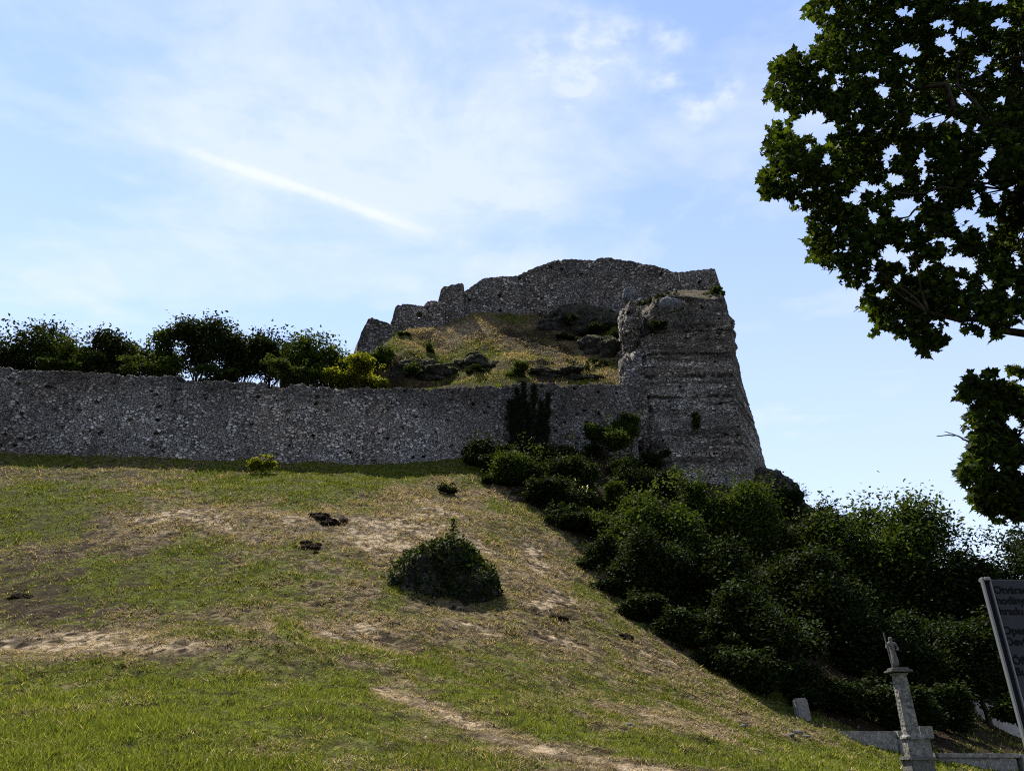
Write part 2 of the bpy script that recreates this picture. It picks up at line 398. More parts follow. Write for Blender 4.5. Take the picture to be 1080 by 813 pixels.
def seg_dist(px, py, pts):
    d = np.full(np.shape(px), 1e9)
    for (a, b), (c, e) in zip(pts[:-1], pts[1:]):
        vx, vy = c - a, e - b
        t = np.clip(((px - a) * vx + (py - b) * vy) / (vx * vx + vy * vy), 0, 1)
        d = np.minimum(d, np.hypot(px - a - t * vx, (py - b - t * vy)))
    return d
def cover(x, y, z):
    """what grows where: green, straw and bare-soil shares of the turf; the soil share also paints in shade"""
    px, py = PROJ(x, y, z)
    n1 = fbm(x * .22, y * .22, 0, 4, 21); n2 = fbm(x * .9, y * .9, 0, 4, 31); n3 = fbm(x * 3.1, y * 3.1, 0, 3, 41)
    def el(cx, cy, rx, ry): return np.exp(-(((px - cx) / rx) ** 2 + ((py - cy) / ry) ** 2))
    straw = .41 + .34 * n1
    for a, k in (((270, 555, 150, 26), .65), ((420, 572, 90, 26), .6), ((110, 680, 120, 15), .65), ((560, 600, 90, 60), .35), ((650, 690, 130, 50), .25),
                 ((430, 545, 60, 20), .3), ((790, 740, 60, 30), .2), ((300, 672, 60, 22), .2)): straw = straw + k * el(*a)
    for a, k in (((330, 503, 170, 13), .45), ((40, 530, 80, 40), .25), ((200, 640, 160, 25), .18), ((100, 590, 120, 30), .12)): straw = straw - k * el(*a)
    lawn = sstep(688, 712, py + 8 * n2 + 10 * n1 - 10) * sstep(480, 330, px - .0 * py)
    lawn = np.maximum(lawn, sstep(22, 5, seg_dist(px, py, [(300, 668), (420, 705), (560, 760), (700, 790), (830, 800)]) + 6 * n2) * .75)
    lawn = np.maximum(lawn, sstep(775, 795, py) * sstep(760, 830, px))
    lawn = np.maximum(lawn, .6 * sstep(760, 800, py) * sstep(560, 470, px))
    straw = straw * (1 - .8 * lawn)
    trk = sstep(20, 5, seg_dist(px, py * 1.25, [(405, 728 * 1.25), (470, 752 * 1.25), (540, 783 * 1.25), (640, 806 * 1.25), (720, 820 * 1.25)]) + 7 * n2)
    straw = np.maximum(straw, trk * .98)
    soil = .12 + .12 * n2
    for a, k in (((55, 640, 90, 30), .38), ((345, 556, 40, 12), .4), ((590, 650, 60, 9), .4), ((100, 500, 150, 10), .35), ((680, 672, 60, 10), .2), ((20, 600, 80, 70), .26),  # the wide strip at the rampart foot is the wall's shadow, painted in
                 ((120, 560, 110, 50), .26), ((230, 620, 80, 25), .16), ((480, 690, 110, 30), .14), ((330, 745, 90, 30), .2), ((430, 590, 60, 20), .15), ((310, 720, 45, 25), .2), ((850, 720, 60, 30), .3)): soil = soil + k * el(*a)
    under = sstep(0, 14, (px - np.interp(py, [470, 490, 560, 610, 660, 710, 745, 775, 797], [460, 490, 590, 640, 705, 795, 850, 905, 990]))) * (py < 800)  # bare grove floor, darkened to paint in the shade of the trees
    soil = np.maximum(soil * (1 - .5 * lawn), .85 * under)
    crease = sstep(.20, .02, np.abs(fbm(x * 3.0, y * 3.0, 0, 2, 9))) * sstep(-.55, .35, n1 + n2) * (1 - .8 * lawn)  # bare hollows of the relief, with the shade between clumps put into the colour
    return np.clip(straw + .25 * n2 + .15 * n3, 0, 1), np.clip(soil + .25 * n3 + .75 * crease, 0, 1), np.clip(lawn, 0, 1)
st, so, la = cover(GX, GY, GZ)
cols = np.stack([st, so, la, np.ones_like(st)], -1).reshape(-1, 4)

m, t, p = material('turf', .95)
at = t.add('ShaderNodeAttribute', attribute_name='cover'); sr = t.add('ShaderNodeSeparateColor'); t.link(at.outputs['Color'], sr.inputs[0])
co = t.add('ShaderNodeTexCoord').outputs['Object']
nf = t.noise(co, 6.5, 6, .72); ng = t.noise(co, 1.4, 6, .65)
green = t.mix(t.maprange(nf, .3, .7), (.028, .034, .007), (.095, .11, .018))
strw = t.mix(t.maprange(nf, .3, .72), (.05, .039, .023), (.20, .155, .095))
sf = t.math('ADD', sr.outputs[0], t.math('MULTIPLY', t.math('SUBTRACT', ng, .5), .9))
col = t.mix(t.maprange(sf, .25, .7), green, strw)
col = t.mix(t.maprange(sr.outputs[0], .82, .98), col, t.mix(t.maprange(nf, .3, .72), (.16, .125, .08), (.40, .315, .215)))
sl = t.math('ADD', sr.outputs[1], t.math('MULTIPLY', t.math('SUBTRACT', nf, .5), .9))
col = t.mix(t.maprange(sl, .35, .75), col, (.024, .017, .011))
vc = t.voro(co, 2.6, 'F1', 'Distance')
col = t.mix(t.maprange(t.math('ADD', vc, t.math('MULTIPLY', ng, .5)), .62, .9, 0, .7), col, (.018, .013, .007))
t.link(col, p.inputs['Base Color'])
bm_ = t.add('ShaderNodeBump'); bm_.inputs['Strength'].default_value = 1.0; bm_.inputs['Distance'].default_value = .12
t.link(t.math('ADD', nf, ng), bm_.inputs['Height']); t.link(bm_.outputs[0], p.inputs['Normal'])
M_turf = m
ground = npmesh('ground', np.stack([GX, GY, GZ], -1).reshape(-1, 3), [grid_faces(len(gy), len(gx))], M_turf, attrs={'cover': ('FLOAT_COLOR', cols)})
tag(ground, None, None, kind='structure')

# the hill inside the walls
WALL_FRONT = [(-300, 48.6), (0, 52), (210, 54), (420, 56), (480, 57.3), (560, 59), (655, 61.5), (668, 62.2)]
WALL_TOP = [(-300, 378), (0, 388), (30, 391), (60, 393), (100, 393), (200, 400), (320, 406), (420, 412), (436, 412), (480, 409), (540, 405), (600, 406), (668, 404)]
def lerp_tab(tab, x): return np.interp(x, [q[0] for q in tab], [q[1] for q in tab])
H = []
for px in (-300, -150, 0, 100, 210, 320, 400):
    Yw = float(lerp_tab(WALL_FRONT, px)); q = U(px, float(lerp_tab(WALL_TOP, px)), Yw)
    H.append((q[0], Yw + 1.0, q[2] - 1.1)); H.append((q[0] * 1.05, Yw + 8, q[2] + .2))
    H.append((q[0] * 1.2, Yw + 22, q[2] + 1.5)); H.append((q[0] * 1.5, Yw + 60, q[2] + 1))
H += [U(*q) for q in ((430, 407, 58), (480, 405, 59.2), (545, 400, 60.8), (600, 401, 62.3), (655, 400, 65),
                      (420, 384, 65), (470, 385, 66.5), (545, 380, 67), (610, 385, 68.5), (655, 378, 70),
                      (395, 374, 71), (430, 354, 74), (480, 340, 77), (540, 331, 78.3), (580, 336, 78.5), (620, 343, 77), (655, 345, 74),
                      (450, 365, 70.5), (520, 348, 74), (580, 352, 75), (620, 362, 73.5))]
H += [(-22, 76, 32), (-18, 84, 31.5), (-12, 88, 40), (0, 90, 49), (12, 88, 51), (20, 82, 49), (24, 92, 44), (15, 110, 40), (-30, 110, 30), (40, 100, 25), (18, 70, 42), (23, 76, 44), (31, 76, 26), (34, 84, 24)]
_hf = tps([q[:2] for q in H], [q[2] for q in H], .8)
_wt = np.array([[*U(u, float(lerp_tab(WALL_TOP, u)), float(lerp_tab(WALL_FRONT, u)))] for u in np.linspace(-300, 668, 200)])
def hill_z(x, y, micro=True):
    z = _hill_z(x, y, micro); d = np.asarray(y, float) - np.interp(x, _wt[:, 0], _wt[:, 1])
    lim = np.interp(x, _wt[:, 0], _wt[:, 2]) - .25 + 1.0 * np.maximum(d - 1.1, 0) + 100 * sstep(7, 10, d) + 100 * (np.asarray(x) > _wt[-1, 0] + .5)
    return np.minimum(z, lim)
def _hill_z(x, y, micro=True):
    z = _hf(np.clip(x, -85, 45), np.clip(y, 48, 118))
    if micro:
        x = np.asarray(x, float); y = np.asarray(y, float)
        rk = sstep(-.05, .45, fbm(x * .22, y * .22, 0, 3, 51)) * sstep(-16, -10, x)
        z = z + rk * .45 * (1 - np.abs(fbm(x * .5, y * .8, 0, 4, 55))) - .2 * rk
        z = z + .35 * fbm(np.asarray(x) * .3, np.asarray(y) * .3, 0, 4, 53) + .12 * fbm(np.asarray(x) * 1.5, np.asarray(y) * 1.5, 0, 3, 57)
    return z
def mound_straw(x, y, z):
    px, py = PROJ(x, y, z)
    e = lambda cx, cy, rx, ry: np.exp(-(((px - cx) / rx) ** 2 + ((py - cy) / ry) ** 2))
    return .55 * e(480, 352, 60, 12) + .45 * e(425, 385, 22, 14) + .3 * e(600, 366, 50, 10) + .3 * e(560, 345, 40, 8)
us = np.linspace(-300, 668, 460); vs = np.concatenate([np.linspace(.4, 24, 112), np.linspace(26, 70, 14)])
hx0 = np.array([U(u, 400, float(lerp_tab(WALL_FRONT, u)))[0] for u in us]); hy0 = lerp_tab(WALL_FRONT, us)
hx0 = np.concatenate([hx0, hx0[-1] + np.linspace(.4, 9, 44)]); hy0 = np.concatenate([hy0, hy0[-1] + np.linspace(2, 9, 44)])
HX = hx0[None, :] * (1 + .004 * vs[:, None]); HY = hy0[None, :] + vs[:, None]
HZ = hill_z(HX, HY)
hs = .44 + .4 * fbm(HX * .3, HY * .3, 0, 4, 61); hso = .25 + .4 * fbm(HX * .45, HY * .6, 0, 4, 67) + .6 * sstep(.0, .5, fbm(HX * .22, HY * .22, 0, 3, 51)) * sstep(-16, -10, HX) + .35 * sstep(38, 33, HZ + 3 * fbm(HX * .4, HY * .4, 0, 3, 69)) * sstep(-14, -9, HX)
hs = hs + mound_straw(HX, HY, HZ); hso = hso - .5 * mound_straw(HX, HY, HZ)
hcol = np.stack([np.clip(hs, 0, 1), np.clip(hso, 0, 1), 0 * hs, 0 * hs + 1], -1).reshape(-1, 4)
hill = npmesh('castle_hill', np.stack([HX, HY, HZ], -1).reshape(-1, 3), [grid_faces(*HX.shape)], M_turf, attrs={'cover': ('FLOAT_COLOR', hcol)})
tag(hill, None, None, kind='structure')

# ------------------------------------------------------------------ masonry
def zpix(py, Y):
    v = (406.5 - py) / FOC; return EYE + Y * (sP + v * cP) / (cP - v * sP)
def pyz(z, Y):
    r = (z - EYE) / Y; v = (r * cP - sP) / (cP + r * sP); return 406.5 - v * FOC
def wall_mesh(name, front, top, base, thick, step, mat, parent=None, rag=.12, holes=(), seed=0):
    """front: [(px, Y)]; top: [(px, py)]; base: z as a function of x, y, or [(px, py)]; holes: (px, py, rx, ry) in metres"""
    pxs = np.linspace(front[0][0], front[-1][0], 800)
    Y = lerp_tab(front, pxs); ty = lerp_tab(top, pxs)
    V_ = (406.5 - ty) / FOC; T = Y / (cP - V_ * sP); X = (pxs - 540) / FOC * T
    s = np.concatenate(([0], np.cumsum(np.hypot(np.diff(X), np.diff(Y)))))
    n = max(6, int(s[-1] / step)); ss = np.linspace(0, s[-1], n)
    px = np.interp(ss, s, pxs); X = np.interp(ss, s, X); Y = np.interp(ss, s, Y); ty = lerp_tab(top, px)
    zt = np.array([zpix(a, b) for a, b in zip(ty, Y)])
    zt = zt + rag * (fbm(ss * .9, ss * 0 + seed, 0, 2, seed + 5) + .8 * np.round(1.5 * vnoise(ss * 2.2, ss * 0 + seed, 0, seed + 9)) / 1.5)
    zb = base(X, Y) if callable(base) else np.array([zpix(a, b) for a, b in zip(lerp_tab(base, px), Y)])
    hmax = float((zt - zb).max()); m = max(4, int(hmax / step))
    tt = np.linspace(0, 1, m)[:, None]
    Z = zb[None] * (1 - tt) + zt[None] * tt
    nx = -np.gradient(Y, ss); ny = np.gradient(X, ss); ln = np.hypot(nx, ny); nx, ny = nx / ln, ny / ln
    if ny.mean() < 0: nx, ny = -nx, -ny               # away from the camera
    bulge = .12 * fbm(ss[None] * .25 + 0 * Z, Z * .3, 0, 3, seed + 31)
    FX = X[None] + nx[None] * bulge; FY = Y[None] + ny[None] * bulge
    BX = FX + nx[None] * thick; BY = FY + ny[None] * thick
    F = np.stack([FX, FY, Z], -1).reshape(-1, 3); B = np.stack([BX, BY, Z], -1).reshape(-1, 3)
    N = m * n; keep = np.ones((m - 1, n - 1), bool)
    for hx, hy, rx, rz in holes:
        Yh = float(lerp_tab(front, hx)); sx = float(np.interp(hx, px, ss)); zh = zpix(hy, Yh)
        sc_ = (ss[:-1] + ss[1:]) / 2; zc = (Z[:-1, :-1] + Z[1:, 1:]) / 2
        keep &= ~((((sc_[None] - sx) / rx) ** 2 + ((zc - zh) / rz) ** 2) < 1)
    q = grid_faces(m, n)[keep.ravel()]
    fs = [q, q[:, ::-1] + N]
    tops = np.arange(n - 1) + (m - 1) * n
    def strip(a, b):                                  # front edge a-b bridged to the back
        return np.stack([b, a, a + N, b + N], -1)
    fs.append(np.stack([tops, tops + 1, tops + 1 + N, tops + N], -1))
    lo = np.arange(m - 1) * n
    fs.append(np.stack([lo + n, lo, lo + N, lo + n + N], -1)); hi = lo + n - 1
    fs.append(np.stack([hi, hi + n, hi + n + N, hi + N], -1))
    if holes:
        from collections import Counter
        cnt = {}
        for f in q:
            for a, b in zip(f, np.roll(f, -1)):
                cnt[(a, b)] = 1
        rem = grid_faces(m, n)[~keep.ravel()]; ext = []
        for f in rem:
            for a, b in zip(f, np.roll(f, -1)):
                if (b, a) in cnt: ext.append((b, a))
        ext = np.array(ext)
        if len(ext): fs.append(strip(ext[:, 0], ext[:, 1]))
    return npmesh(name, np.r_[F, B], fs, mat, parent)
def bury(x, y): return ground_z(x, y, False) - 1.0

o = wall_mesh('fortress_wall', WALL_FRONT, WALL_TOP, bury, 1.3, .115, M_wall, rag=.17, seed=1)
tag(o, 'long grey rubble stone rampart running across the top of the grass slope', 'wall')

# upper castle
def ruin(name, label, cat, front, top, base, thick=1.4, rag=.12, holes=(), seed=0, mat=None):
    o = wall_mesh(name, front, top, base, thick, .13, mat or M_castle, rag=rag, holes=holes, seed=seed)
    return tag(o, label, cat)
CW = 'castle wall'
ruin('ruined_turret', 'broken end of the castle ruin with a slanted top, above the yellow bush', CW,
     [(377, 73.2), (420, 74.2)], [(377, 366), (380, 353), (388, 337), (392, 335), (412, 342), (420, 346)], [(377, 385), (420, 380)], 2.2, .06, seed=11)
tB = thing('castle_wall', U(441, 355, 75), 'low castle wall pierced by an arched opening with a pale rim', CW)
o = wall_mesh('wall', [(411, 75), (470, 75.8)], [(411, 343), (413, 338), (417, 324), (421, 320), (447, 323.5), (450, 319), (458, 317), (466, 320), (470, 322)], [(411, 378), (470, 362)], 1.4, .12, M_castle, tB, .05, holes=[(442.5, 332.5, .36, .42)], seed=12)
ruin('castle_tower', 'square stump of masonry poking up from the stepped castle walls', CW,
     [(462, 76.6), (490, 76.9)], [(462, 318), (465, 306), (468, 302), (486, 298.5), (489, 299), (490, 310)], [(462, 352), (490, 348)], 2.5, .05, seed=13)
ruin('castle_wall', 'middle castle wall climbing to the keep behind the sunlit mound', CW,
     [(486, 77.6), (560, 79.5)], [(486, 309), (497, 302), (510, 293.5), (530, 292.5), (546, 291), (553, 288), (560, 287)], [(486, 352), (560, 345)], 1.5, .07, seed=14)
ruin('castle_keep', 'tallest longest castle wall on the summit, crumbling flat top against the sky', CW,
     [(554, 79.2), (600, 79.5), (660, 77.5), (722, 74.2)], [(554, 290), (557, 285), (570, 280), (585, 274.5), (600, 273.5), (628, 275.5), (632, 273), (645, 273), (670, 277), (690, 280), (703, 284), (708, 287), (722, 288)],
     [(554, 350), (660, 340), (722, 325)], 2.0, .07, seed=15)
ruin('castle_turret', 'boxy corner turret with one peephole at the cliff end of the castle', CW,
     [(716, 73.6), (759, 73.0)], [(716, 288), (722, 287), (745, 284.5), (753, 283.5), (754.5, 284), (757, 297), (759, 309)], [(716, 325), (759, 322)], 3.0, .03, holes=[(737.5, 297, .17, .17)], seed=16)
# pale rim round the arch
bmr = bmesh.new()
cx, cy_, cz = U(442.5, 333.5, 75.38); cz -= .15
ring = []
for k in range(13):
    a = math.pi * k / 12
    ring.append([(cx + r * math.cos(a), cy_ + dy, cz + .15 + r * 1.25 * math.sin(a)) for r, dy in ((.45, -.16), (.70, -.16), (.70, .1), (.45, .1))])
vv = [[bmr.verts.new(q) for q in r] for r in ring]
for a, b in zip(vv[:-1], vv[1:]):
    for i in range(4): bmr.faces.new((a[i], a[(i + 1) % 4], b[(i + 1) % 4], b[i]))
bmr.faces.new(vv[0]); bmr.faces.new(vv[-1][::-1])
me = bpy.data.meshes.new('arch_rim'); bmr.to_mesh(me); bmr.free()
link('arch_rim', me, M_pale, tB)

# bastion on the cliff
LFT = [(300, 676), (318, 671), (350, 664), (400, 657), (440, 668), (480, 684), (520, 696)]
CRN = [(300, 757), (312, 762), (330, 768), (350, 770), (370, 771), (400, 774), (450, 780), (500, 790), (530, 796)]
SIL = [(300, 757), (310, 768), (318, 774.5), (328, 776), (338, 774), (347, 776.5), (358, 774), (372, 774), (390, 778.5), (410, 785), (430, 791), (450, 797), (470, 802), (490, 807), (515, 814), (540, 822)]
def front_Y(z): return 61.5 + (z - 20) * .16
z0, z1 = 17.0, zpix(318, 66)
rows = np.linspace(z0, z1, 190)
def bx(tab, z, Y):
    py = pyz(z, Y); v = (406.5 - py) / FOC
    return (np.interp(py, [q[0] for q in tab], [q[1] for q in tab]) - 540) / FOC * Y / (cP - v * sP)
loops = []
for zz in rows:
    Yf = front_Y(zz); Yr = Yf + 7.5
    key = [(bx(LFT, zz, Yf + 2.0) - 1.0, Yf + 9), (bx(LFT, zz, Yf + 1.2), Yf + 2.4), (bx(LFT, zz, Yf) + 2.0, Yf + .2), (bx(CRN, zz, Yf), Yf), (bx(SIL, zz, Yr), Yr), (bx(SIL, zz, Yr) - 1.0, Yr + 6)]
    kx = np.array([q[0] for q in key]); ky = np.array([q[1] for q in key])
    seg = [50, 24, 78, 56, 30]
    xs = np.concatenate([np.linspace(kx[i], kx[i + 1], seg[i], endpoint=False) for i in range(5)] + [[kx[-1]]])
    ys = np.concatenate([np.linspace(ky[i], ky[i + 1], seg[i], endpoint=False) for i in range(5)] + [[ky[-1]]])
    loops.append(np.c_[xs, ys, np.full(len(xs), zz)])
L = np.array(loops); nr, nc = L.shape[:2]
# weathering of the upper, rocky part is rougher
rough = sstep(36, 40, L[..., 2]) * .45 + .12
nrm = np.gradient(L[..., :2], axis=1); nxy = np.stack([nrm[..., 1], -nrm[..., 0]], -1); nxy /= np.linalg.norm(nxy, axis=-1, keepdims=True) + 1e-9
dsp = rough * fbm(L[..., 0] * .55, L[..., 1] * .55, L[..., 2] * .6, 5, 71)
edge = np.ones(nc); edge[208 - 20:] = .35
L[..., :2] += nxy * (dsp * edge)[..., None]
caps = []
topc = np.array([*U(722, 309, 74.5)])
last = L[-1]
for k, f in enumerate(np.linspace(.06, 1, 34)):
    q = last * (1 - f) + topc * f
    q[:, 2] = last[:, 2] + (topc[2] - last[:, 2]) * (f ** .8) + .35 * fbm(q[:, 0] * .6, q[:, 1] * .6, 0, 4, 75)
    caps.append(q)
LL = np.concatenate([L, np.array(caps)])
bastion = npmesh('cliff_bastion', LL.reshape(-1, 3), [grid_faces(LL.shape[0], nc)], M_bast)
tag(bastion, 'tall sheer stone bastion on the crag, banded by dark courses', 'bastion')

# ------------------------------------------------------------------ rocks
def rock(name, centre, size, mat, seed, amp=.3, sub=5, parent=None, shape=None, rz=0.0, fq=1.3):
    bm = bmesh.new(); bmesh.ops.create_icosphere(bm, subdivisions=sub, radius=1)
    V = np.array([v.co[:] for v in bm.verts]); Fc = np.array([[v.index for v in f.verts] for f in bm.faces]); bm.free()
    if shape: V = shape(V)
    n = fbm(V[:, 0] * fq + seed, V[:, 1] * fq, V[:, 2] * fq, 5, seed, .55)
    n2 = 1 - np.abs(fbm(V[:, 0] * 2.1 + seed, V[:, 1] * 2.1, V[:, 2] * 2.1, 3, seed + 7))
    V = V * (1 + amp * n + amp * .35 * (n2 - .6))[:, None]
    c_, s_ = math.cos(rz), math.sin(rz)
    V = V * np.array(size); V = np.c_[V[:, 0] * c_ - V[:, 1] * s_, V[:, 0] * s_ + V[:, 1] * c_, V[:, 2]]
    return npmesh(name, V + np.array(centre), [Fc], mat, parent)
def outcrop(px, py, rx, ry, Y, label, seed, depth=3.0, mat=M_rock, name='rock_outcrop', cat='rock', amp=.35):
    k = PXM(px, py, Y); c = U(px, py, Y)
    return tag(rock(name, c, (rx / k, depth, ry / k), mat, seed, amp), label, cat)
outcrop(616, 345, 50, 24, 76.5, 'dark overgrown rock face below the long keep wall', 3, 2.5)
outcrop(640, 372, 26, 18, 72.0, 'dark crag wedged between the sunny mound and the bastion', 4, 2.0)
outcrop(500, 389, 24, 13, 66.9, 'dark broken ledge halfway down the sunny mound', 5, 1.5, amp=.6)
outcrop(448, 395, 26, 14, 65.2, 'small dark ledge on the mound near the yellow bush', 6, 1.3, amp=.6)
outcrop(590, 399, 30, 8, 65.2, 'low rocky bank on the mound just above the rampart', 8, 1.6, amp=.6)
outcrop(665, 345, 12, 22, 66.2, 'rough grey stone shoulder between the keep wall and the bastion', 17, 2.4, stone_material('shoulder_stone', 2.4, DGREY, (.03, .028, .026), 1.2, .15, .3), amp=.28)
outcrop(668, 425, 14, 62, 64.5, 'pale weathered rock rib along the bastion edge', 9, 1.6, stone_material('rib_stone', 2.4, DGREY, (.03, .028, .026), 1.4, .12, .1), amp=.22)
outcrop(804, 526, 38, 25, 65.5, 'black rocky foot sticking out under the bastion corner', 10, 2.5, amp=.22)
outcrop(706, 324, 12, 10, 65.6, 'smooth blue grey boulder lodged near the top of the bastion', 12, 1.2, M_boulder, 'boulder', 'boulder', .12)
outcrop(663, 312, 6, 9, 73.0, 'pale knob of stone at the foot of the keep wall', 13, .7, M_boulder, 'boulder', 'boulder', .25)

# ------------------------------------------------------------------ plants
rng = np.random.default_rng(7)
def rand_rot(n, up=.4):
    """random leaf frames; up biases the normals skyward"""
    nrm = rng.normal(size=(n, 3)); nrm /= np.linalg.norm(nrm, axis=1, keepdims=True)
    nrm[:, 2] = np.abs(nrm[:, 2]) + up; nrm /= np.linalg.norm(nrm, axis=1, keepdims=True)
    a = rng.normal(size=(n, 3)); u = np.cross(a, nrm); u /= np.linalg.norm(u, axis=1, keepdims=True) + 1e-9
    v = np.cross(nrm, u)
    return u, v, nrm
SIMPLE = (np.array([(0, 0, 0), (.28, .3, .05), (.2, .75, .03), (0, 1.05, -.06), (-.2, .75, .03), (-.28, .3, .05)]), [(0, 1, 2, 3), (0, 3, 4, 5)])
SPRIG = (np.array([(0, 0, 0), (.12, .35, .04), (.4, .55, .1), (.12, .62, 0), (.05, 1.1, -.1), (-.12, .6, .02), (-.38, .5, .12), (-.1, .3, .03)]), [(0, 1, 3, 5, 7), (1, 2, 3), (3, 4, 5), (5, 6, 7)])
MAPLE = (np.array([(0, 0, 0), (.14, .04, .03), (.40, -.08, .06), (.36, .12, .07), (.58, .30, .06), (.40, .36, .06), (.38, .48, .05), (.20, .46, .02),
                   (.22, .66, .02), (.12, .70, 0), (0, .98, -.08), (-.12, .70, 0), (-.22, .66, .02), (-.20, .46, .02), (-.38, .48, .05), (-.40, .36, .06), (-.58, .30, .06), (-.36, .12, .07), (-.40, -.08, .06), (-.14, .04, .03)]),
         [(0, 1, 2, 3, 4, 5, 6, 7, 8, 9, 10), (0, 10, 11, 12, 13, 14, 15, 16, 17, 18, 19)])
NEEDLE = (np.array([(-.06, 0, 0), (.06, 0, 0), (.10, .5, .05), (0, 1.2, 0), (-.10, .5, .05)]), [(0, 1, 2, 3, 4)])
def leaves(name, P, size, template, mat, parent, up=.4, tone=None, jitter=.35, axis=None):
    T, fs = template; n = len(P); k = len(T)
    u, v, nn_ = rand_rot(n, up)
    if axis is not None:
        v = axis + .5 * rng.normal(size=(n, 3)); v /= np.linalg.norm(v, axis=1, keepdims=True)
        u = np.cross(v, rng.normal(size=(n, 3))); u /= np.linalg.norm(u, axis=1, keepdims=True); nn_ = np.cross(u, v)
    s = np.asarray(size) * (1 + jitter * rng.uniform(-1, 1, n))
    V = P[:, None, :] + s[:, None, None] * (T[None, :, 0:1] * u[:, None] + T[None, :, 1:2] * v[:, None] + T[None, :, 2:3] * nn_[:, None])
    faces = [(np.arange(n)[:, None] * k + np.array(f)[None]) for f in fs]
    if tone is None: tone = rng.uniform(0, 1, n)
    return npmesh(name, V.reshape(-1, 3), faces, mat, parent, smooth=False, attrs={'tone': ('FLOAT', np.repeat(np.clip(tone, 0, 1), k))})
def tubes(name, paths, mat, parent, seg=6):
    Vs, Fs, off = [], [], 0
    for pts, r0, r1 in paths:
        pts = np.asarray(pts, float); n = len(pts); tg = np.gradient(pts, axis=0); tg /= np.linalg.norm(tg, axis=1, keepdims=True) + 1e-9
        ref = np.array([.31, .77, .2]); a = np.cross(tg, ref); a /= np.linalg.norm(a, axis=1, keepdims=True) + 1e-9; b = np.cross(tg, a)
        rr = np.linspace(r0, r1, n); th = np.arange(seg) / seg * 2 * math.pi
        V = pts[:, None] + rr[:, None, None] * (np.cos(th)[None, :, None] * a[:, None] + np.sin(th)[None, :, None] * b[:, None])
        Vs.append(V.reshape(-1, 3)); Fs.append(grid_faces(n, seg, off, True)); off += n * seg
    return npmesh(name, np.concatenate(Vs), Fs, mat, parent)
def limb(a, b, n=7, sag=.1, wob=.08):
    a, b = np.asarray(a, float), np.asarray(b, float); t = np.linspace(0, 1, n)[:, None]
    L_ = np.linalg.norm(b - a); q = a * (1 - t) + b * t
    q[:, 2] += sag * L_ * np.sin(t[:, 0] * math.pi)
    w_ = rng.normal(size=(n, 3)) * wob * L_ * .5; w_[0] = w_[-1] = 0
    return q + w_
def hit(px, py):
    Ys = np.linspace(10, 80, 700); q = np.array([U(px, py, a) for a in Ys]); g = ground_z(q[:, 0], q[:, 1], False)
    i = np.flatnonzero(g > q[:, 2]); return float(Ys[i[0]]) if len(i) else 1e3
